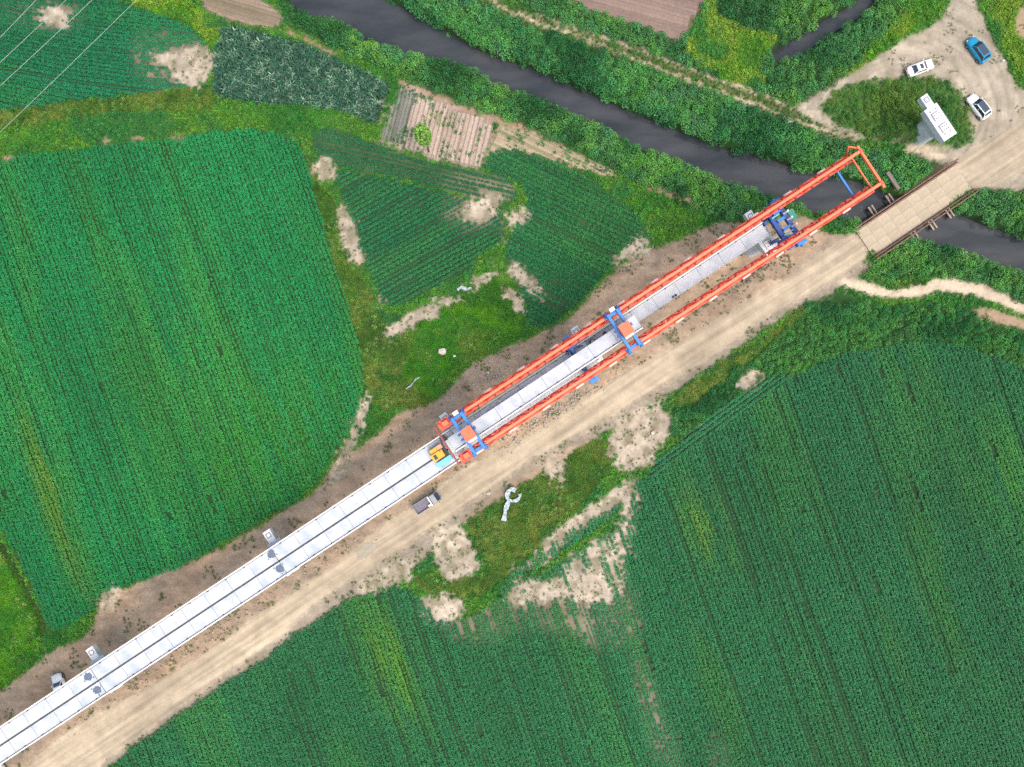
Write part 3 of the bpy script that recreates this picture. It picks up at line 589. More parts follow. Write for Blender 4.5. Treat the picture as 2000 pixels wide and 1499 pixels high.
def scatter(zid, cell, seed=0, ragged=.8, box=None):
    ys, xs = np.nonzero(np.isin(zmap, zid)); wx, wy = W(xs * STEP + X0, ys * STEP + Y0)
    A, B = np.meshgrid(np.arange(max(wx.min(), -92), min(wx.max(), 92), cell), np.arange(max(wy.min(), -70), min(wy.max(), 70), cell))
    x = (A + RNG.uniform(0, cell, A.shape)).ravel(); y = (B + RNG.uniform(0, cell, A.shape)).ravel(); px, py = toPX(x, y)
    k = np.isin(zlook(px, py, ragged), zid) & (px > -60) & (px < 2060) & (py > -50) & (py < 1550) & ~((bare_at(px, py) > .40) & (field(BAREB, px, py) > .02))
    if box is not None: k &= box(px, py)
    return x[k], y[k], px[k], py[k]
def veg(name, kind, zid, cell, tones, size, label, category, seed=0, keep=1.0, box=None, patch=4.0, thr=None, var=.3, nvar=4, pmax=3.0):
    x, y, px, py = scatter(zid, cell, seed, box=box)
    m = fbm(x / patch, y / patch, seed + 50, 3)
    k = RNG.random(len(x)) < keep
    if thr is not None: k &= m > thr
    x, y, m = x[k], y[k], m[k]; n = len(x)
    if n == 0: return
    m2 = np.clip((fbm(x / (patch * 1.4), y / (patch * 1.4), seed + 60, 3) - .28) / .44, 0, .999) * (len(tones) - 1)
    i0 = m2.astype(int); f = (m2 - i0)[:, None]; tn = np.array([T(*c) for c in tones])
    tint = tn[i0] * (1 - f) + tn[np.minimum(i0 + 1, len(tones) - 1)] * f
    tint *= RNG.uniform(1 - var, 1 + var, (n, 1)) * np.stack([RNG.uniform(.85, 1.2, n), np.ones(n), RNG.uniform(.8, 1.2, n)], 1)
    sz = RNG.uniform(size[0], size[1], n) * (.8 + .4 * m)
    plant(name, kind, x, y, tint, sz, label, category, nvar=nvar)
SH = [(42, 96, 52), (66, 126, 68), (92, 152, 70), (72, 130, 78)]
veg('bank_undergrowth', 'shrub', [SHRUB], .80, SH, (.55, 1.1), 'tangled green undergrowth on the near bank of the river, left of the gantry', 'undergrowth', 1, box=lambda x, y: (y > 0.395 * x - 262) & (y < 470) & (x < 1700))
veg('bank_undergrowth', 'shrub', [SHRUB], .80, [(40, 98, 56), (62, 128, 76), (80, 146, 74), (70, 126, 82)], (.6, 1.2), 'thick shrubs on the far bank between the river and the wheel tracks', 'undergrowth', 2, box=lambda x, y: (y <= 0.395 * x - 262) & (y > 0.36 * x - 330) & (y < 420) & (x < 1880))
veg('wayside_shrubs', 'shrub', [SHRUB], .85, [(46, 102, 58), (68, 128, 74), (88, 146, 68)], (.55, 1.1), 'belt of shrubs beyond the wheel tracks, round the small creek', 'undergrowth', 3, box=lambda x, y: (y <= 0.36 * x - 330) & (x < 1880) & (y < 260))
veg('bank_undergrowth', 'shrub', [SHRUB], .80, SH, (.55, 1.1), 'green shrubs on both banks right of the trestle bridge', 'undergrowth', 4, box=lambda x, y: ((x > 1690) & (y > 470) & (y < 595)) | ((x > 1860) & (y > 360) & (y < 595)))
veg('roadside_scrub', 'shrub', [SHRUB], .72, [(42, 104, 58), (54, 124, 66), (76, 140, 66), (66, 122, 70)], (.4, .8), 'low scrub between the haul road and the great right hand field', 'undergrowth', 5, box=lambda x, y: (y >= 595) & (x > 1290))
veg('tall_weeds', 'weed', [REED], .42, [(66, 124, 40), (88, 142, 40), (116, 150, 50), (60, 124, 54)], (.8, 1.6), 'bright yellow green weeds round the creek, the yard and the maize', 'weeds', 6, nvar=5)
veg('meadow_grass', 'grass', [GRASSB], .36, [(50, 104, 30), (78, 136, 30), (52, 118, 34), (92, 130, 48)], (.7, 1.3), 'bright green grass in the rough patch above the gantry and at the left edge', 'grass', 7, patch=5)
veg('rough_grass', 'grass', [GRASSO], .42, [(58, 98, 36), (78, 118, 42), (108, 128, 56), (54, 108, 40)], (.6, 1.2), 'olive rough grass on field edges and on the waste ground below the road', 'grass', 8, keep=.85, patch=3)
veg('broad_weeds', 'weed', [WEED], .46, [(44, 112, 44), (66, 132, 44), (84, 138, 44), (48, 116, 56)], (.7, 1.4), 'mixed green weeds on the strips between the fields', 'weeds', 9, nvar=5)
veg('broad_weeds', 'weed', [GRASSB, GRASSO, TRACK], .9, [(50, 112, 44), (76, 128, 60), (110, 140, 70)], (.7, 1.5), 'scattered broad leaved weeds among the rough grass', 'weeds', 10, thr=.5, patch=2.5, nvar=5)
veg('island_weeds', 'shrub', [ISLAND], .75, [(48, 98, 44), (66, 122, 56), (96, 132, 52)], (.3, .75), 'weeds and scrub round the lone pier inside the yard loop', 'undergrowth', 11)
veg('verge_weeds', 'grass', [VERGE, DIRT, DRY], .5, [(96, 116, 70), (118, 124, 88), (84, 112, 62)], (.25, .7), 'sparse dusty weeds on the soil along the works', 'weeds', 12, thr=.63, patch=1.5)
veg('yard_weeds', 'grass', [YARD], .5, [(110, 122, 82), (124, 128, 96)], (.2, .55), 'thin dusty weeds on the gravel of the yard', 'weeds', 15, thr=.65, patch=1.6)
A, B = np.meshgrid(np.arange(-86, 86, .42), np.arange(-64, 64, .42)); x = (A + RNG.uniform(0, .42, A.shape)).ravel(); y = (B + RNG.uniform(0, .42, A.shape)).ravel(); px, py = toPX(x, y)
k = (bare_at(px, py) > .30) & (field(BAREB, px, py) > .02) & (RNG.random(len(x)) < .5) & (fbm(px / 9, py / 9, 97, 3) > .52) & ~np.isin(zlook(px, py), [ROAD, BED]); x, y = x[k], y[k]; n = len(x)
tint = np.where(RNG.random((n, 1)) < .5, T(104, 128, 78), T(158, 152, 124)) * RNG.uniform(.75, 1.2, (n, 1)); plant('sand_weeds', 'grass', x, y, tint, RNG.uniform(.25, .7, n), 'scattered seedlings and dry weeds on the bare sandy patches', 'weeds')
veg('ditch_weeds', 'weed', [DITCH, TRACK], .6, [(46, 96, 36), (70, 110, 44)], (.5, 1.0), 'short grass between the wheel tracks and in the left ditch', 'weeds', 13, nvar=5)
veg('garden_vegetables', 'weed', [GARDEN, STRIPE], .62, [(44, 104, 72), (60, 116, 66), (84, 132, 56)], (.7, 1.2), 'clumps of vegetables growing on the pale ridges', 'vegetables', 14, thr=.53, patch=1.8, nvar=3)

# ------------------------------------------------------------------ railway bridge: piers and girders (bridge frame: x along the line, y across)
CONC = mat('concrete', C(222, 228, 236), .8, noise=.10, nscale=1.2, bump=.01, dirt=C(168, 174, 180), dscale=.5, damt=.55)
CONCD = mat('deck_concrete', C(203, 209, 219), .85, noise=.07, nscale=.9, bump=.006, dirt=C(166, 181, 195), dscale=.5, damt=.8)
CONC_LIFT = mat('lifted_deck_concrete', C(240, 245, 252), .85, noise=.08, nscale=.9, bump=.006, dirt=C(208, 216, 226), dscale=.5, damt=.7)  # same deck concrete, lightened to offset shade under the hanging girder
CURB = mat('white_kerb', C(238, 234, 232), .7, noise=.05, nscale=2)
STEELD = mat('dark_steel', C(66, 70, 78), .5, .4, noise=.15)
JOINT = mat('joint_filler', C(120, 124, 130), .9)
CZ = 8.0                                       # top of the pier caps
DECK = 10.3
PIERS = [-77.1, -44.3, -11.6, 12.7, 45.0, 77.6]
VC = -2.95
def rrect(hx, hy, r, n=6):
    pts = []
    for cx, cy, a0 in ((hx - r, hy - r, 0), (-hx + r, hy - r, 90), (-hx + r, -hy + r, 180), (hx - r, -hy + r, 270)):
        pts += [(cx + r * math.cos(R(a0 + 90 * k / n)), cy + r * math.sin(R(a0 + 90 * k / n))) for k in range(n + 1)]
    return pts
def pier_meshes():
    out = []
    m = MB(); a = rrect(.82, 1.65, .81); b_ = rrect(1.0, 2.1, .9); c = rrect(1.15, 2.75, .3)
    m.loft([[(x, y, -.6) for x, y in a], [(x, y, 5.4) for x, y in a], [(x, y, 6.2) for x, y in b_], [(x, y, 6.9) for x, y in c]]); out.append(('shaft', m, CONC))
    m = MB(); m.box((0, 0, 7.45), (2.35, 5.7, 1.1)); out.append(('cap', m, CONC))
    m = MB(); m.box((0, 3.85, 7.55), (1.25, 2.0, .88)); m.box((0, 3.85, 8.07), (1.25, 2.0, .15)); out.append(('refuge_platform', m, CONC))
    return out
PM = [(n_, m.mesh(n_, mm), ) for n_, m, mm in pier_meshes()]
def hatch_mesh():
    m = MB()
    for dx, dy, sx, sy in ((0, .32, .75, .12), (0, -.32, .75, .12), (.32, 0, .12, .52), (-.32, 0, .12, .52)): m.box((dx, dy, .03), (sx, sy, .06))
    return m.mesh('hatch_frame', mat('hatch_grey', C(128, 130, 142), .8))
HATCH = hatch_mesh(); HLID = MB().box((0, 0, .02), (.5, .5, .05)).mesh('hatch_lid', CURB)
PAD = MB().box((0, 0, .15), (1.35, 1.25, .3), top=.95).mesh('bearing_plinth', CURB)
BOLT = MB().cyl((0, 0, .3), (0, 0, .34), .10, n=6).mesh('anchor_hole', STEELD)
PIERLAB = ['pier at far left whose platform sticks out beside the parked white car', 'pier under the finished deck below the left soybean field', 'pier under the red rear legs of the gantry', 'pier under the blue middle support of the gantry',
           'pier on the near river bank under the blue front support', 'lone concrete pier standing bare in weeds inside the yard loop']
for i, u in enumerate(PIERS):
    pr = bthing('bridge_pier', PIERLAB[i], 'pier', u, VC + .1, 0, 'piers of the railway bridge')
    for n_, me in PM: put(n_, me, pr)
    h = put('hatch', HATCH, pr, (0, 4.05, 8.145)); put('hatch_lid', HLID, h)
    for y in (1.05, -1.05):
        if i == 4 and y > 0: pass
        pd = put('bearing_plinth', PAD, pr, (0, y, CZ))
        for bx in (-.38, 0, .38):
            for by in (-.3, .3): put('anchor_hole', BOLT, pd, (bx, by, -.02))
    for bx, by in ((.5, 2.15), (-.5, 2.15), (.5, -2.0), (-.45, -1.95)): put('anchor_hole', BOLT, pr, (bx, by, CZ - .3 + .01))

def girder(u0, u1, v, z, side, deckm, label, grp, gap=True):
    L = u1 - u0; r = bthing('girder', label, 'girder', (u0 + u1) / 2, v, z - 2.1, grp)      # z: deck level
    hw = 1.07; m = MB()
    prof = [(-.45, 0), (.45, 0), (.45, .28), (.16, .5), (.16, 1.72), (hw, 1.92), (hw, 2.1), (-hw, 2.1), (-hw, 1.92), (-.16, 1.72), (-.16, .5), (-.45, .28)]
    m.prism(prof, -L / 2, L / 2, axis='x'); m.build('beam', deckm, r)
    kb = MB(); kb.box((0, side * (hw + .07), 2.14), (L, .20, .48)); kb.build('ballast_kerb', CURB, r)
    gt = MB(); gt.box((0, side * (hw - .10), 2.105), (L, .10, .012)); gt.build('kerb_shadow_strip', mat('kerb_shadow_grey', C(118, 124, 138), .6), r)  # grey strip paints the recess shadow along the inside of the kerb
    dm = MB().box((0, 0, 2.108), (.34, .16, .03)).mesh('drain_cover', STEELD)
    n_ = int(L / 3.05)
    for k in range(n_): put('drain_cover', dm, r, (-L / 2 + (k + .5) * L / n_, side * (hw - .14), 0))
    jm = MB().box((0, 0, 2.104), (.05, 2 * hw - .3, .012)).mesh('deck_joint', JOINT)
    n_ = int(L / 3.95)
    for k in range(1, n_): put('deck_joint', jm, r, (-L / 2 + k * L / n_, -side * .1, 0))
    if side < 0 and gap: MB().box((0, hw + .14, 1.86), (L, .34, .08)).build('gap_shade', mat('gap_shade_grey', C(92, 94, 98), .8, noise=.2, nscale=2), r)  # added dark strip, paints the shade seen down the gap between girders
    dp = MB().box((0, 0, 1.1), (.18, 1.9, 1.3)).mesh('diaphragm', CONC)
    for k in range(5): put('diaphragm', dp, r, (-L / 2 + .5 + k * (L - 1) / 4, 0, 0))
    return r
GV = 1.21
spans = [(-109.8, -77.1, 'leftmost finished span, cut by the frame'), (-77.1, -44.3, 'finished span between the two pairs of dark round patches'), (-44.3, -11.6, 'finished span ending under the yellow power unit'), (-11.6, 12.7, 'shorter span lying below the hanging girder')]
GRP = 'concrete girders already set on the piers'
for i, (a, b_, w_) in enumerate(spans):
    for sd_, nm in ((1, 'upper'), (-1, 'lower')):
        girder(a + .05, b_ - .05, VC + sd_ * GV, DECK, sd_, CONC_LIFT if i == 3 else CONCD, f'{nm} pale concrete girder of the {w_}', GRP)
girder(12.8, 44.9, VC + GV, DECK, 1, CONCD, 'single white girder reaching the blue front support, nothing beside it yet', GRP)
hg = girder(-12.3, 20.4, -2.58, 14.0, -1, CONCD, 'white concrete girder hanging from the two trolleys between the orange trusses', 'girder being launched', gap=False)
# dark ragged mortar patches on the deck joints
MORT = mat('wet_mortar', C(96, 112, 134), .7, noise=.25, nscale=5)
def blotch(r, seed, h=.03):
    rr = np.random.default_rng(seed); n = 26; ring = []
    for k in range(n):
        q = r * rr.uniform(.78, 1.08) * (1.12 if k % 3 == 0 else 1); a = 6.2832 * k / n; ring.append((q * math.cos(a), q * math.sin(a)))
    m = MB(); m.loft([[(x, y, 0) for x, y in ring], [(x * .96, y * .96, h) for x, y in ring]]); return m
for k, (px, py, w_) in enumerate(((530, 1083, 'upper dark grey round patch of wet mortar, near the second pier'), (546, 1111, 'lower dark grey round patch of wet mortar, near the second pier'), (172, 1322, 'upper dark grey round patch of wet mortar, above the parked white car'), (190, 1348, 'lower dark grey round patch of wet mortar, by the small pale ledge'))):
    x, y = W(px, py, DECK); o = blotch(.66, k).build('mortar_patch', MORT, None, (x, y, DECK + .004)); tag(o, w_, 'mortar patch', 'mortar patches on the deck joints')
    for j in range(3):
        a = 2.1 * j + k; sp = blotch(.12, 20 + k * 3 + j, .02).build('splash', MORT, o, (.85 * math.cos(a), .85 * math.sin(a), 0))
# open dark gratings on the short span
GR = mat('grating_dark', C(58, 68, 84), .6, .3)
for k in range(4):
    o = bthing('deck_grating', ['dark steel grating on the short span, first from the rear trolley', 'dark steel grating on the short span, second from the rear trolley', 'dark steel grating on the short span, third from the rear trolley', 'dark steel grating on the short span, nearest the middle support'][k], 'grating', -4.9 + 1.75 * k, VC + 1.0, DECK + .01, 'dark gratings on the deck')
    m = MB()
    for sy in (-.42, .42): m.box((0, sy, .04), (1.5, .06, .08))
    for sx in (-.72, .72): m.box((sx, 0, .04), (.06, .78, .08))
    m.build('frame', GR, o); bm2 = MB().box((0, 0, .035), (.05, .78, .06)).mesh('bar', GR)
    for j in range(12): put('bar', bm2, o, (-.64 + j * .116, 0, 0))
    MB().box((0, 0, .006), (1.4, .8, .01)).build('tray', mat('tray_black', C(46, 54, 68), .8), o)

# ------------------------------------------------------------------ launching gantry
ORG = mat('orange_paint', C(255, 128, 86), .45, noise=.08, nscale=1.5, dirt=C(236, 100, 70), dscale=.8, damt=.5)
RED = mat('red_orange_paint', C(240, 92, 70), .5, noise=.10, nscale=1.5, dirt=C(206, 78, 62), dscale=.9, damt=.5)
BLUE = mat('blue_paint', C(30, 134, 218), .4, noise=.10, nscale=2, dirt=C(24, 76, 140), dscale=1.0, damt=.5)
DBLUE = mat('dark_blue_paint', C(26, 78, 164), .45, noise=.12, nscale=2)
LPINK = mat('worn_plate', C(244, 206, 196), .5, noise=.1, nscale=3)
WHITE = mat('white_paint', C(240, 240, 238), .4)
TEAL = mat('teal_paint', C(50, 150, 130), .5); YEL = mat('yellow_paint', C(236, 180, 40), .45, noise=.1, nscale=3, dirt=C(190, 130, 40), dscale=1.2, damt=.5)
CYAN = mat('cyan_paint', C(116, 204, 226), .45, noise=.06, nscale=2); TAN = mat('tan_panel', C(214, 168, 130), .6)
GREYP = mat('grey_machine', C(150, 160, 164), .5, .2, noise=.12); RUB = mat('rubber', C(38, 38, 42), .8)
gan = bthing('launching_gantry', 'long orange twin truss launching gantry straddling the unfinished railway bridge', 'gantry', 24.0, -2.42, 0, rz=R(-.2))
gx0, gx1 = -34.4, 36.2                       # local u extents (u = 24 + x)
ZB, ZT = 13.0, 15.4
tw_mesh = {}
NP = 24; PL = (gx1 - gx0) / NP
for sgn, nm in ((1, 'upper orange truss of the pair'), (-1, 'lower orange truss of the pair, along the road')):
    yc = sgn * 2.76
    tr = MB(); tr.box(((gx0 + gx1) / 2, yc, ZT), (gx1 - gx0, .42, .40)); t_ = tr.build('main_truss', ORG, gan); t_['label'] = nm
    for o_ in (-.52, .52): MB().box(((gx0 + gx1) / 2, yc + o_, ZB), (gx1 - gx0, .28, .30)).build('bottom_chord', RED, t_)
    MB().box(((gx0 + gx1) / 2, yc, ZT + .23), (gx1 - gx0, .12, .06)).build('rail', mat('rail_orange', C(255, 150, 110), .4), t_)
    for key, pa, pb in (('f', (0, .52), (PL / 2, .1)), ('b', (PL, .52), (PL / 2, .1))):
        for o_ in (1, -1):
            kk = (key, o_)
            if kk not in tw_mesh: tw_mesh[kk] = MB().beam((pa[0], o_ * pa[1], ZB), (pb[0], o_ * pb[1], ZT - .1), .24, .24).mesh('diagonal', RED)
    if 'lat' not in tw_mesh:
        tw_mesh['lat'] = MB().box((0, 0, ZB - .08), (.95, 1.0, .06)).mesh('batten_plate', RED); tw_mesh['plate'] = MB().box((0, 0, ZB + .18), (1.35, .26, .06)).mesh('joint_plate', LPINK); tw_mesh['lug'] = MB().box((0, 0, 0), (.24, .3, .24)).mesh('pin_lug', mat('lug_dark', C(120, 48, 48), .5))
    for k in range(NP):
        x = gx0 + k * PL
        for kk in (('f', 1), ('f', -1), ('b', 1), ('b', -1)): put('diagonal', tw_mesh[kk], t_, (x, yc, 0))
        put('batten_plate', tw_mesh['lat'], t_, (x + PL * .5, yc, 0)); put('pin_lug', tw_mesh['lug'], t_, (x + PL * .5, yc - sgn * .54, ZB + .2)); put('batten_plate', tw_mesh['lat'], t_, (x + PL, yc, 0)) if k < NP - 1 else None
        if k % 2 == 0: put('joint_plate', tw_mesh['plate'], t_, (x + .9, yc + sgn * .70, 0))
# front end frame
ef = MB(); ef.box((gx1 + .25, 0, ZT - .1), (.34, 7.1, .4)); e_ = ef.build('end_frame', ORG, gan)
m = MB(); m.box((gx1 - .72, 0, ZB + 1.2), (.2, 6.4, .26)); m.build('cross_tie', ORG, e_)
for y in (-2.76, 2.76):
    MB().beam((gx1 + .25, y, ZB), (gx1 + .25, y, ZT + .2), .5, .4).build('end_post', RED, e_)
MB().beam((gx1 + .1, 3.4, ZT - .1), (gx1 - .7, 4.25, ZT - .4), .22, .22).build('spur', ORG, e_); MB().beam((gx1 - .9, 3.3, ZB + .6), (gx1 - .7, 4.25, ZT - .4), .2, .2).build('spur', RED, e_)
m = MB(); m.box((33.4, 0, ZB - .2), (.28, 5.4, .3)); m.build('front_strut', mat('sky_blue_paint', C(46, 140, 220), .4), gan)
# rear cross tie and red rear legs
rs = MB(); rs.box((-36.9, 0, ZT - .8), (.24, 6.6, .3)); r_ = rs.build('rear_support', mat('dark_red_paint', C(150, 62, 66), .5), gan); r_['label'] = 'dark red rear tie with two red legs'
for y in (-2.85, 2.85):
    m = MB(); m.box((-35.6, y, ZB - .2), (1.9, 1.5, .18)); m.build('platform', RED, r_)
    m = MB()
    for dx in (-.6, .6):
        m.beam((-35.6 + dx, y, CZ + .1 if abs(y) < 2.7 else DECK - 2), (-35.6 + dx, y, ZB - .3), .3, .3)
    m.build('leg', RED, r_)
    m = MB(); m.box((-35.4, y, ZB + .25), (.9, .7, .7)); m.cyl((-36.4, y - .4, ZB + .1), (-36.4, y + .4, ZB + .1), .2); m.build('winch', ORG, r_)
    for q in range(4): MB().beam((-36.5 + .6 * q, y + .72 * (1 if y > 0 else -1), ZB - .1), (-36.5 + .6 * q, y + .72 * (1 if y > 0 else -1), ZB + .9), .06, .06).build('rail_post', RED, r_)
# blue middle support across the short span
ms = MB(); ms.box((-13.7, -.3, 11.3), (.5, 7.5, .6)); s_ = ms.build('middle_support', BLUE, gan); s_['label'] = 'blue middle support cross beam standing on the short span'
for y in (-3.9, -2.6, 2.1, 3.4):
    m = MB(); m.box((-13.5, y, 11.9), (1.3, .75, .9)); m.box((-13.1, y + .2, 12.4), (.5, .4, .3)); m.build('saddle', DBLUE if abs(y) < 3 else BLUE, s_)
for y in (-1.7, 1.2): MB().box((-13.7, y, DECK + .35), (.7, .5, .68)).build('foot', DBLUE, s_)
m = MB(); m.beam((-14.6, 1.9, 11.2), (-12.0, 1.3, 11.2), .25, .3); m.beam((-14.5, 1.2, 11.2), (-14.5, 2.6, 11.2), .3, .3); m.build('brace', DBLUE, s_)
# blue front support on the river pier
fs = MB(); fs.box((22.2, -.1, 11.0), (.7, 7.2, .8)); f_ = fs.build('front_support', DBLUE, gan); f_['label'] = 'blue front support frame with white jacks above the river pier'
m = MB(); m.box((24.0, -.2, 11.4), (.6, 6.2, .7)); m.build('cross_beam', DBLUE, f_)
for y in (-2.2, -.75, .75, 2.0): MB().box((23.1, y, 11.5), (1.2, .45, .5)).build('link_beam', BLUE, f_)
for y in (-1.0, .2, 1.3): MB().cyl((23.9, y, 11.7), (24.3, y, 12.6), .17).build('jack', WHITE, f_)
MB().box((25.2, .4, 11.1), (1.0, 1.7, .14)).build('platform', TEAL, f_)
for q in (-.4, .4, 1.2): MB().beam((25.66, q, 11.1), (25.66, q, 12.1), .06, .06).build('rail_post', TEAL, f_)
for y in (-3.75, 3.45):
    m = MB(); m.box((23.4, y, 12.2), (1.5, .5, 1.1)); m.cyl((23.4, y - .5, 12.3), (23.4, y + .5, 12.3), .34); m.build('bracket', BLUE, f_)
for y in (-1.9, 1.9): m = MB(); m.box((21.3, y * .8, 9.4), (.55, .55, 2.8)); m.build('leg', DBLUE, f_)
for y in (-2.3, 2.1): m = MB(); m.box((24.0, y, 5.3), (.5, .5, 11.4)); m.build('prop', DBLUE, f_)
MB().box((22.9, -1.5, 11.75), (1.5, .2, .2)).build('pipe', CYAN, f_); MB().box((22.6, 1.6, 11.75), (1.3, .2, .2)).build('pipe', CYAN, f_)

# trolleys
def trolley(u, label):
    t_ = bthing('girder_trolley', label, 'trolley', u, -2.42, ZT + .26, 'trolleys running on the gantry')
    for x in (-.78, .78):
        m = MB(); m.box((x, 0, 1.0), (.42, 6.1, .6)); m.build('cross_girder', BLUE, t_)
    for y in (-2.76, 2.76):
        m = MB(); m.box((0, y, .55), (2.5, .5, .5)); m.build('end_carriage', BLUE, t_)
        for x in (-1.0, 1.0):
            wh = MB().cyl((x, y - .14, .26), (x, y + .14, .26), .26, n=14).build('wheel', STEELD, t_)
            m = MB(); m.box((x, y + (.45 if y > 0 else -.45), .6), (.5, .5, .55)); m.cyl((x, y * 1.03, .9), (x, y * 1.23, .9), .24, n=12); m.build('drive_motor', BLUE if y < 0 else DBLUE, t_)
    hs = MB().box((.1, -.05, 2.0), (1.55, 1.75, 1.3)).build('winch_house', ORG, t_)
    MB().box((.1, -.05, 2.69), (1.65, 1.85, .07)).build('house_roof', mat('house_roof', C(248, 112, 74), .5, noise=.05), hs)
    MB().box((.1, -1.1, 1.6), (1.35, .4, .5)).build('white_cover', WHITE, t_)
    MB().box((.1, 3.35, 1.25), (.8, .55, .75)).build('control_box', WHITE, t_)
    for y in (-.35, .45): MB().cyl((-1.2, y, 1.1), (-1.2, y - .01, 1.6), .2).build('pulley', DBLUE, t_)
    MB().box((1.15, .15, 1.5), (.4, .5, .5)).build('pulley', DBLUE, t_)
    top = 14.0 - ZT - .26
    for x in (-.5, .5):
        for y in (-1.25, .35): MB().beam((x, y, .75), (x, y, top - 2.2), .07, .07).build('lifting_rod', STEELD, t_)
    MB().box((0, -.45, top - 2.25), (1.3, 2.0, .16)).build('lifting_beam', DBLUE, t_)
    return t_
trolley(17.5, 'front blue trolley with orange winch house, in the middle of the gantry')
trolley(-9.1, 'rear blue trolley with orange winch house, above the red legs')

# power unit and boxes behind the gantry
x, y = UV(-14.8, -2.45); DZ = DECK + .3
o = bthing('power_unit', 'yellow diesel power unit standing on the deck behind the gantry', 'generator', -15.0, -2.55, DECK)
MB().box((0, 0, .35), (2.5, 1.9, .3)).build('skid', STEELD, o); b1 = MB().box((-.15, -.35, 1.15), (1.9, 1.15, 1.3)).build('engine_cover', YEL, o)
MB().box((-.55, -.35, 1.83), (.5, .7, .06)).build('grille', STEELD, b1); MB().box((-.35, .6, .95), (1.3, .7, .9)).build('fuel_tank', YEL, o); MB().box((.75, .65, 1.2), (.8, .65, 1.0)).build('radiator_box', TAN, o)
MB().cyl((.5, .1, 1.2), (.5, .1, 2.1), .08).build('exhaust', STEELD, o)
for sx in (-1, 1): MB().beam((sx * 1.0, -.9, .2), (sx * 1.0, .9, .2), .12, .14).build('skid_foot', STEELD, o)
o = bthing('tool_chest', 'long pale cyan steel chest beside the yellow power unit', 'chest', -14.9, -4.15, DECK)
MB().box((0, 0, .45), (2.5, .75, .9)).build('body', CYAN, o); l_ = MB().box((0, 0, .94), (2.56, .8, .08)).build('lid', CYAN, o)
for sx in (-.7, .7): MB().box((sx, -.42, .85), (.2, .06, .14)).build('latch', STEELD, o)
o = bthing('hydraulic_cabinet', 'pale grey hydraulic cabinet between the power unit and the rear trolley', 'cabinet', -12.9, -2.75, DECK)
MB().box((0, 0, .6), (.9, 2.1, 1.1)).build('body', GREYP, o); MB().box((0, 0, 1.17), (.96, 2.16, .06)).build('lid', mat('pale_lid', C(214, 226, 222), .6), o)
for y in (-.7, 0, .7): MB().box((-.47, y, .65), (.04, .5, .8)).build('door', GREYP, o)
o = bthing('hose_reel', 'dark hose reel lying on the deck next to the power unit', 'reel', -13.3, -1.25, DECK)
for z in (.08, .6): MB().cyl((0, 0, z), (0, 0, z + .06), .5, n=18).build('flange', STEELD, o)
MB().cyl((0, 0, .14), (0, 0, .6), .36, n=18).build('hose', RUB, o)
o = bthing('lidded_drum', 'cream topped drum beside the hanging girder near the middle support', 'drum', 13.6, -1.45, DECK)
MB().cyl((0, 0, 0), (0, 0, .9), .42, n=18).build('shell', mat('dark_green_paint', C(44, 72, 62), .5), o); MB().cyl((0, 0, .9), (0, 0, .97), .3, n=14).build('lid', mat('cream', C(236, 226, 200), .6), o)
o = bthing('rag_heap', 'small dark heap of sacking on the white girder beside the front trolley', 'sacking', 15.9, -1.5, DECK)
bm = bmesh.new(); bmesh.ops.create_icosphere(bm, subdivisions=2, radius=.4)
for v_ in bm.verts: v_.co *= random.uniform(.75, 1.15); v_.co.z = max(v_.co.z * .5, 0)
me = bpy.data.meshes.new('heap'); bm.to_mesh(me); bm.free(); me.materials.append(mat('sacking', C(96, 98, 104), .9)); put('heap', me, o)
for k in range(2):
    o = bthing('lifting_eye', ['left black lifting block on the edge of the white girder', 'right black lifting block on the edge of the white girder'][k], 'block', 27.6 + k * .45, -2.55, DECK, 'black blocks on the girder')
    MB().box((0, 0, .1), (.3, .3, .2)).build('base', RUB, o); MB().cyl((0, 0, .2), (0, 0, .42), .1).build('eye', STEELD, o)

# ------------------------------------------------------------------ trestle bridge over the river
a0 = np.array(W(1688, 477)); a1 = np.array(W(1881, 347)); dv = a1 - a0; TL = float(np.hypot(*dv)); ta = math.atan2(dv[1], dv[0]); mid = (a0 + a1) / 2
tb = thing('trestle_bridge', 'temporary steel trestle bridge with dusty slab deck and brown pipe rails over the river', 'bridge', (mid[0], mid[1], 0), ta)
RUST = mat('rusty_steel', C(128, 98, 86), .7, .2, noise=.2, nscale=3, dirt=C(150, 128, 112), dscale=2, damt=.6); DUST = [mat('dusty_slab_%d' % k, C(*c), .95, noise=.10, nscale=1.5, bump=.01, dirt=C(170, 158, 136), dscale=.35, damt=.8) for k, c in enumerate(((186, 172, 150), (180, 167, 145), (190, 176, 153)))]
TW = 4.9; NSX, NSY = 10, 3
slabs = [MB().box((0, 0, .10), (TL / NSX - .02, TW / NSY - .015, .16)).mesh('slab', m_) for m_ in DUST]
for i in range(NSX):
    for j in range(NSY): put('slab', slabs[(i * 2 + j * 3 + i * j) % 3], tb, (-TL / 2 + (i + .5) * TL / NSX, -TW / 2 + (j + .5) * TW / NSY, .004 * ((i * 5 + j * 3) % 4)))
for y in (-2.2, -.75, .75, 2.2): MB().box((0, y, -.32), (TL, .3, .62)).build('stringer', RUST, tb)
for s_ in (-1, 1):
    for z, o_ in ((.62, 0), (1.05, .42)): MB().cyl((-TL / 2 - .3, s_ * (TW / 2 + .22 + o_), z), (TL / 2 + .3, s_ * (TW / 2 + .22 + o_), z), .12, n=8).build('rail_pipe', RUST, tb)
    MB().box((0, s_ * (TW / 2 + .1), .12), (TL, .16, .3)).build('kerb_beam', RUST, tb)
    for k in range(13):
        x = -TL / 2 + k * TL / 12
        MB().beam((x, s_ * (TW / 2 + .2), .0), (x, s_ * (TW / 2 + .62), 1.08), .1, .1).build('rail_post', RUST, tb)
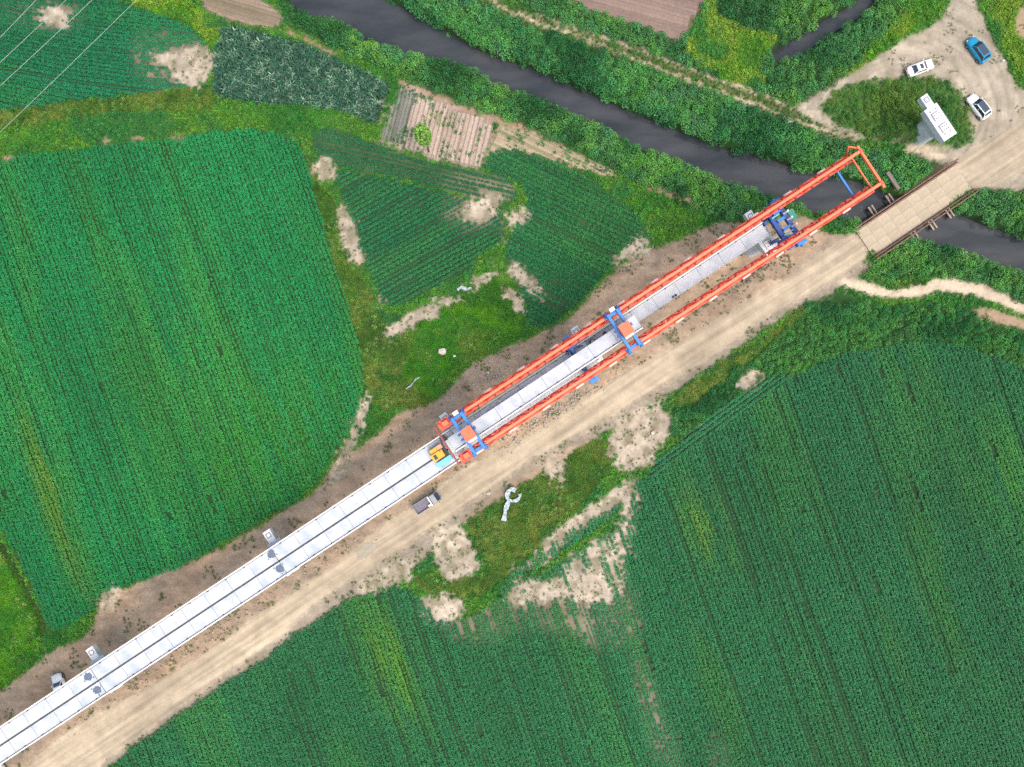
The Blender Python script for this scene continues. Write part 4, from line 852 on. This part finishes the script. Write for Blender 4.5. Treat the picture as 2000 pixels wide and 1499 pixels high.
PB = mat('pale_steel', C(170, 156, 142), .7, noise=.2, nscale=4)
for k in range(6):
    x = -TL / 2 + 1.2 + k * (TL - 2.4) / 5
    for dx in (-.32, .32): MB().box((x + dx, 0, -.80), (.22, TW + 4.4, .32)).build('cross_head', PB, tb)
    for y in (-4.2, -1.2, 1.2, 4.2): MB().cyl((x, y, -4.0), (x, y, -.95), .3, n=12).build('pile', RUST, tb)
x, y = W(1736, 358); o = thing('old_beam', 'weathered grey beam leaning on the bank beside the trestle bridge', 'beam', (x, y, 0), R(-58))
zz = float(height(np.array([x]), np.array([y]))[0]); m = MB(); m.beam((-1.7, 0, zz + 1.1), (1.7, 0, zz + 1.3), .6, .4); m.build('log', mat('weathered_wood', C(128, 116, 108), .9, noise=.2, nscale=5), o)
m = MB(); m.beam((-1.2, .1, zz - .3), (-1.2, .1, zz + 1.0), .25, .25); m.beam((1.2, -.1, zz - .3), (1.2, -.1, zz + 1.2), .25, .25); m.build('stake', RUST, o)

# ------------------------------------------------------------------ vehicles
GLASS = mat('dark_glass', C(46, 62, 82), .08, spec=.8); BLK = mat('black_trim', C(30, 32, 36), .5); RIM = mat('wheel_rim', C(170, 172, 176), .35, .7); LAMP = mat('lamp_clear', C(214, 222, 230), .15); TAIL = mat('lamp_red', C(170, 34, 30), .3)
def body_rings(st):
    rings = []
    for x, hw, zt, zb in st:
        sh = hw * .86; zs = zt - .10
        rings.append([(x, -hw * .92, zb), (x, -hw, zb + .25), (x, -hw, zs - .12), (x, -sh, zt - .02), (x, -sh * .5, zt + .02), (x, 0, zt + .035), (x, sh * .5, zt + .02), (x, sh, zt - .02), (x, hw, zs - .12), (x, hw, zb + .25), (x, hw * .92, zb)])
    return rings
def car(name, label, px, py, ang, paint, L=4.55, Wd=1.84, style='sedan', roof='paint', sunroof=False, grp='cars parked on the site'):
    x, y = W(px, py, .7); t_ = thing(name, label, 'car', (x, y, .025), ang, grp); h = L / 2; hw = Wd / 2
    if style == 'sedan': st = [(-h, hw * .72, .72, .34), (-h + .12, hw * .9, .96, .24), (-h + .6, hw * .98, 1.04, .2), (-.6, hw, 1.0, .2), (.9, hw, .98, .2), (h - .55, hw * .96, .86, .2), (h - .15, hw * .85, .74, .24), (h, hw * .6, .6, .34)]; gb = (-h + .75, h - 1.25); gr = (-h + 1.45, .35); zr = 1.45
    else: st = [(-h, hw * .78, .8, .36), (-h + .1, hw * .92, 1.08, .26), (-.6, hw, 1.06, .22), (.9, hw, 1.02, .22), (h - .5, hw * .95, .9, .22), (h - .12, hw * .82, .76, .26), (h, hw * .6, .62, .36)]; gb = (-h + .25, h - 1.2); gr = (-h + .75, .45); zr = 1.64
    b_ = MB().loft(body_rings(st)).build('body', paint, t_, smooth_=True)
    zb = 1.0; wb, wr = hw * .86, hw * .66
    c = [(gb[0], -wb, zb), (gb[1], -wb * .94, zb - .04), (gb[1], wb * .94, zb - .04), (gb[0], wb, zb), (gr[0], -wr, zr), (gr[1], -wr, zr), (gr[1], wr, zr), (gr[0], wr, zr)]
    g_ = MB(); g_.add(c, [(0, 1, 5, 4), (1, 2, 6, 5), (2, 3, 7, 6), (3, 0, 4, 7), (4, 5, 6, 7)]); g_.build('window_glass', GLASS, t_)
    rf = MB(); rf.loft([[(gr[0] - .05, -wr - .04, zr - .03), (gr[1] + .05, -wr - .04, zr - .03), (gr[1] + .05, wr + .04, zr - .03), (gr[0] - .05, wr + .04, zr - .03)], [(gr[0] + .05, -wr + .05, zr + .05), (gr[1] - .05, -wr + .05, zr + .05), (gr[1] - .05, wr - .05, zr + .05), (gr[0] + .05, wr - .05, zr + .05)]])
    r_ = rf.build('roof', paint, t_)
    if roof == 'glass': MB().box(((gr[0] + gr[1]) / 2 + .1, 0, zr + .06), (gr[1] - gr[0] - .15, wr * 1.75, .03)).build('glass_roof', GLASS, r_)
    if sunroof: MB().box((gr[1] - .5, 0, zr + .06), (.5, wr * 1.3, .03)).build('sunroof', GLASS, r_)
    for s_ in (-1, 1):
        m = MB(); m.beam(c[1 if s_ < 0 else 2], c[5 if s_ < 0 else 6], .09, .07); m.beam(c[0 if s_ < 0 else 3], c[4 if s_ < 0 else 7], .13, .07); m.beam((-.25, s_ * wb * .98, zb), (-.3, s_ * wr, zr), .09, .06); m.beam((gr[0] - .05, s_ * (wr + .02), zr), (gr[1] + .05, s_ * (wr + .02), zr), .09, .07); m.build('pillar', paint, t_)
        MB().box((gb[1] - .35, s_ * (hw + .1), 1.05), (.16, .22, .14)).build('mirror', paint, t_)
        MB().box((h - .2, s_ * hw * .6, .70), (.28, .36, .12), rz=-s_ * .35).build('headlight', LAMP, t_); MB().box((-h + .08, s_ * hw * .62, .86), (.14, .4, .14)).build('tail_light', TAIL, t_)
        for xx in (h - .85, -h + .82):
            w_ = MB().cyl((xx, s_ * (hw - .22), .33), (xx, s_ * (hw + .01), .33), .33, n=18).build('wheel', RUB, t_); MB().cyl((xx, s_ * (hw - .0), .33), (xx, s_ * (hw + .025), .33), .2, n=12).build('rim', RIM, w_)
        for xx in (-.15, .95): MB().box((xx - .3, s_ * (hw + .005), .86), (.2, .03, .035)).build('door_handle', paint, t_)
    MB().box((h - .03, 0, .45), (.1, Wd * .6, .16)).build('grille', BLK, t_); MB().box((-h + .02, 0, .5), (.08, Wd * .7, .18)).build('bumper', BLK, t_)
    return t_
WP = mat('white_car_paint', C(248, 250, 252), .25, spec=.5); BP = mat('turquoise_car_paint', C(20, 150, 196), .22, spec=.5)
car('parked_car', 'white saloon with a small sunroof, parked at the edge of the weedy island', 1797, 133, R(21), WP, 4.6, 1.82, 'sedan', sunroof=True)
car('parked_car', 'turquoise blue car with dark glass roof at the top of the yard', 1910, 98, R(125), BP, 4.65, 1.9, 'suv', roof='glass')
car('parked_car', 'white car with dark glass roof parked beside the lone pier', 1911, 209, R(128), WP, 4.6, 1.88, 'suv', roof='glass')
car('parked_car', 'white car half hidden under the finished deck at lower left', 118, 1342, R(114), WP, 4.5, 1.8, 'sedan')
car('parked_car', 'white car at the bottom left corner, cut by the frame and the deck', 2, 1510, R(125), WP, 4.5, 1.8, 'suv')
x, y = W(834, 982, .8); t_ = thing('light_truck', 'dusty grey open bed light truck on the haul road below the bridge', 'truck', (x, y, .025), R(33))
GP = mat('grey_truck_paint', C(150, 156, 166), .4, noise=.08); BEDM = mat('truck_bed', C(128, 124, 140), .8, noise=.12, nscale=3)
MB().box((-.1, 0, .55), (4.6, .8, .2)).build('chassis', BLK, t_)
bd = MB().box((-.75, 0, .80), (3.0, 1.7, .12)).build('bed', BEDM, t_)
for s_ in (-1, 1): MB().box((-.75, s_ * .86, 1.02), (3.0, .06, .45)).build('side_board', GP, bd)
MB().box((-2.27, 0, 1.02), (.06, 1.72, .45)).build('tail_board', GP, bd)
for k in range(8): MB().box((-2.1 + k * .37, 0, .875), (.06, 1.6, .03)).build('floor_rib', BEDM, bd)
cb = MB(); cb.loft([[(.85, -.84, .5), (2.4, -.84, .5), (2.4, .84, .5), (.85, .84, .5)], [(.85, -.86, 1.2), (2.35, -.85, 1.1), (2.35, .85, 1.1), (.85, .86, 1.2)], [(.95, -.72, 1.85), (1.75, -.7, 1.85), (1.75, .7, 1.85), (.95, .72, 1.85)]]); c_ = cb.build('cab', GP, t_)
MB().add([(2.36, -.74, 1.14), (2.36, .74, 1.14), (1.79, .62, 1.84), (1.79, -.62, 1.84)], [(0, 1, 2, 3)]).build('windscreen', GLASS, c_)
m = MB(); m.beam((.72, -.8, .9), (.72, -.8, 1.9), .1, .1); m.beam((.72, .8, .9), (.72, .8, 1.9), .1, .1); m.beam((.72, -.85, 1.9), (.72, .85, 1.9), .22, .12); m.build('headboard', WHITE, t_)
m = MB(); m.box((.3, -.62, 1.05), (.7, .32, .34)); m.build('toolbox', WHITE, t_)
for s_ in (-1, 1):
    MB().box((2.38, s_ * .62, .75), (.08, .3, .16)).build('headlight', LAMP, t_); MB().box((1.9, s_ * 1.0, 1.35), (.08, .2, .28)).build('mirror', BLK, t_)
    for xx in (1.6, -1.5): MB().cyl((xx, s_ * .58, .36), (xx, s_ * .84, .36), .36, n=16).build('wheel', RUB, t_)

# ------------------------------------------------------------------ tree in the garden
def tree(px, py, hgt, rad, label, seed, c=(104, 150, 58)):
    r = np.random.default_rng(seed); x, y = W(px, py); t_ = thing('tree', label, 'tree', (x, y, 0)); BARK = mat('bark', C(108, 84, 66), .9, noise=.2, nscale=6)
    m = MB(); m.cyl((0, 0, -.2), (.1, .05, hgt * .55), .16, .10, 9); m.cyl((.1, .05, hgt * .55), (0, .1, hgt * .95), .10, .03, 8)
    for k in range(9):
        a = 2.4 * k; z = hgt * (.42 + .055 * k); l_ = rad * (1 - .06 * k); m.cyl((.08, .05, z), (l_ * math.cos(a) * .8, l_ * math.sin(a) * .8, z + .9), .05, .015, 6)
    m.build('trunk', BARK, t_); vs, fs, tn = [], [], []
    for k in range(2600):
        z = r.uniform(.4, 1.03); rr = rad * (1.05 * math.sin(math.pi * min(1, (z - .36) / .75)) ** .7) * math.sqrt(r.random()); a = r.random() * 6.283
        if vnoise(np.array([3 * math.cos(a) + z * 9]), np.array([3 * math.sin(a) + rr * 2]), seed)[0] < .34: continue
        cpt = Vector((rr * math.cos(a), rr * math.sin(a), z * hgt)); mt = Matrix.Rotation(r.random() * 6.28, 3, 'Z') @ Matrix.Rotation(r.normal(0, .7), 3, 'X'); o_ = len(vs); q = r.uniform(.07, .15)
        for p_ in ((-1.5 * q, 0, 0), (0, -q, 0), (1.5 * q, 0, 0), (0, q, 0)): vs.append(tuple(cpt + mt @ Vector(p_)))
        fs.append((o_, o_ + 1, o_ + 2, o_ + 3)); v = r.uniform(.7, 1.3); cc = T(*c) * v; tn += [[*cc, 1]] * 4
    me = np_mesh('crown', np.array(vs), np.array(fs), M_ctree, {'col': ('FLOAT_COLOR', np.array(tn))}); put('crown', me, t_)
M_ctree = bpy.data.materials.new('tree_leaf'); M_ctree.use_nodes = True
_a = M_ctree.node_tree.nodes.new('ShaderNodeAttribute'); _a.attribute_name = 'col'; M_ctree.node_tree.links.new(_a.outputs['Color'], M_ctree.node_tree.nodes['Principled BSDF'].inputs['Base Color']); M_ctree.node_tree.nodes['Principled BSDF'].inputs['Roughness'].default_value = .6
tree(838, 298, 11.0, 1.25, 'slender light green tree standing in the pale vegetable plot', 3)

# ------------------------------------------------------------------ litter, stones, wires
SHEETM = mat('plastic_sheet', C(176, 192, 202), .5, noise=.35, nscale=2.5)
def rag(name, label, pts, wd, seed, z=.75, m=SHEETM):
    r = np.random.default_rng(seed); P_ = [np.array(W(*p_)) for p_ in pts]; cpt = np.mean(P_, 0); o = tag(put(name, None, None, (cpt[0], cpt[1], 0)), label, 'plastic sheet')
    path = []
    for a, b_ in zip(P_[:-1], P_[1:]):
        for t2 in np.linspace(0, 1, 7)[:-1]: path.append(a * (1 - t2) + b_ * t2)
    path.append(P_[-1]); path = np.array(path) - cpt; d = np.gradient(path, axis=0); d /= np.linalg.norm(d, axis=1)[:, None]; n_ = np.stack([-d[:, 1], d[:, 0]], 1); vs, fs = [], []; NC = 5
    for k in range(len(path)):
        ww = wd * (.9 + .2 * math.sin(k * .5 + seed))
        for j in range(NC):
            p_ = path[k] + n_[k] * ww * (j / (NC - 1) - .5) + r.normal(0, wd * .04, 2); vs.append((p_[0], p_[1], z + r.uniform(-.07, .07)))
    for k in range(len(path) - 1):
        for j in range(NC - 1): a = k * NC + j; fs.append((a, a + 1, a + NC + 1, a + NC))
    me = bpy.data.meshes.new('sheet'); me.from_pydata(vs, [], fs); me.materials.append(m); s_ = put('sheet', me, o)
    so_ = s_.modifiers.new('thickness', 'SOLIDIFY'); so_.thickness = .03; return o
rag('crumpled_sheet', 'large crumpled white plastic sheet curling in the rough grass below the road', [(984, 1016), (986, 1003), (988, 992), (994, 978), (990, 967), (993, 958), (1000, 954), (1007, 958)], .72, 1)
rag('crumpled_sheet', 'hooked white plastic strip beside the large crumpled sheet', [(993, 975), (1002, 978), (1010, 976), (1016, 969), (1015, 963)], .55, 2)
rag('crumpled_sheet', 'pale blue plastic sheet in the grass under the triangular field', [(894, 568), (902, 562), (910, 566), (921, 564)], .55, 3, .6)
rag('crumpled_sheet', 'thin white strip of sheeting near the lower end of the bright grass', [(794, 760), (803, 754), (808, 748), (812, 742), (820, 737)], .22, 4, .6)
rag('crumpled_sheet', 'small pale scrap of sheeting on the verge above the wheel tracks', [(1537, 240), (1546, 243)], .5, 5, .4)
STONE = mat('pale_stone', C(216, 208, 200), .85, noise=.12, nscale=4)
def stone(bmt, x, y, z, r, rr):
    g_ = bmesh.ops.create_icosphere(bmt, subdivisions=1, radius=r); sc_ = (rr.uniform(.7, 1.3), rr.uniform(.7, 1.3), rr.uniform(.5, .9))
    for v_ in g_['verts']: v_.co = Vector((v_.co.x * sc_[0] * rr.uniform(.8, 1.15) + x, v_.co.y * sc_[1] * rr.uniform(.8, 1.15) + y, v_.co.z * sc_[2] + z))
rr = np.random.default_rng(4)
for px, py, r, lb in ((865, 687, .62, 'big whitish boulder in the middle of the bright grass patch'), (888, 696, .25, 'small white stone right of the whitish boulder'), (954, 964, .28, 'white stone on the road edge left of the crumpled sheet'), (1956, 121, .25, 'white stone at the yard edge below the turquoise car'), (1274, 846, .4, 'pale stone on the sandy verge by the great field'), (408 + 545, 728, .3, 'yellowish stone on the dirt above the gantry')):
    bmt = bmesh.new(); stone(bmt, 0, 0, r * .5, r, rr); me = bpy.data.meshes.new('stone'); bmt.to_mesh(me); bmt.free(); me.materials.append(STONE); x, y = W(px, py); o = put('stone', me, None, (x, y, .05 if py > 720 else .35)); tag(o, lb, 'stone')
def rubble(name, label, cx, cy, lu, lv, n, seed, m):
    r = np.random.default_rng(seed); bmt = bmesh.new(); x0, y0 = W(cx, cy)
    for k in range(n):
        du, dv_ = r.normal(0, lu), r.normal(0, lv); dx, dy = UV(du, dv_); s_ = r.uniform(.06, .21); zz = max(0, .5 * (1 - (du / lu / 2) ** 2 - (dv_ / lv / 2) ** 2)) * r.random()
        stone(bmt, x0 + dx, y0 + dy, zz + .05, s_, r)
    me = bpy.data.meshes.new(name); bmt.to_mesh(me); bmt.free(); me.materials.append(m); return tag(put(name, me), label, 'rubble', kind='stuff')
rubble('rubble_heap', 'strip of broken pale stones between the lower truss and the road', 1070, 815, 5.5, .7, 260, 1, mat('rubble_stone', C(176, 168, 158), .9, noise=.25, nscale=2))
rubble('rubble_heap', 'scattered grey rubble above the upper truss', 962, 735, 1.8, .8, 120, 2, mat('grey_stone', C(178, 168, 158), .9, noise=.2))
rubble('rubble_heap', 'light clods and stones along the dirt below the finished deck', 400, 1245, 16, .9, 260, 3, mat('clod', C(172, 156, 132), .95, noise=.15))
rubble('rubble_heap', 'dark clods on the dirt below the open gantry span', 1440, 560, 9, .7, 220, 6, mat('dark_clod', C(122, 108, 92), .95, noise=.15))
# grey patch put in for the blurred ghost of a moving vehicle
me = blotch(1.0, 77, .004); o = me.build('ghost_patch', mat('ghost_grey', C(166, 158, 142), .8, noise=.12, nscale=2), None, (*W(716, 1075), .045), R(33)); o.scale = (2.0, 1.05, 1); tag(o, kind='structure')
# overhead wires
WIRE = mat('bare_wire', C(196, 206, 200), .5, .2); WZ = 34.0
for k, (p0, p1, lb) in enumerate((((0, 74), (71, 0), 'overhead wire nearest the top left corner'), ((0, 123), (130, 0), 'second overhead wire from the top left corner'), ((0, 169), (181, 0), 'third overhead wire from the top left corner'), ((0, 260), (265, 3), 'longest overhead wire, crossing down to the left field edge'))):
    a = np.array(W(*p0, WZ)); b_ = np.array(W(*p1, WZ)); d = (b_ - a) / np.hypot(*(b_ - a)); a2 = a - d * 60; L = np.hypot(*(b_ - a)) + 120
    o = tag(put('overhead_wire', None, None, (a2[0], a2[1], WZ)), lb, 'wire', 'overhead wires at the top left'); pts = [(d[0] * L * t2, d[1] * L * t2, 3.0 * ((2 * t2 - 1) ** 2 - .0)) for t2 in np.linspace(0, 1, 25)]
    m = MB()
    for q in range(24): m.cyl(pts[q], pts[q + 1], .018, n=6)
    m.build('conductor', WIRE, o)
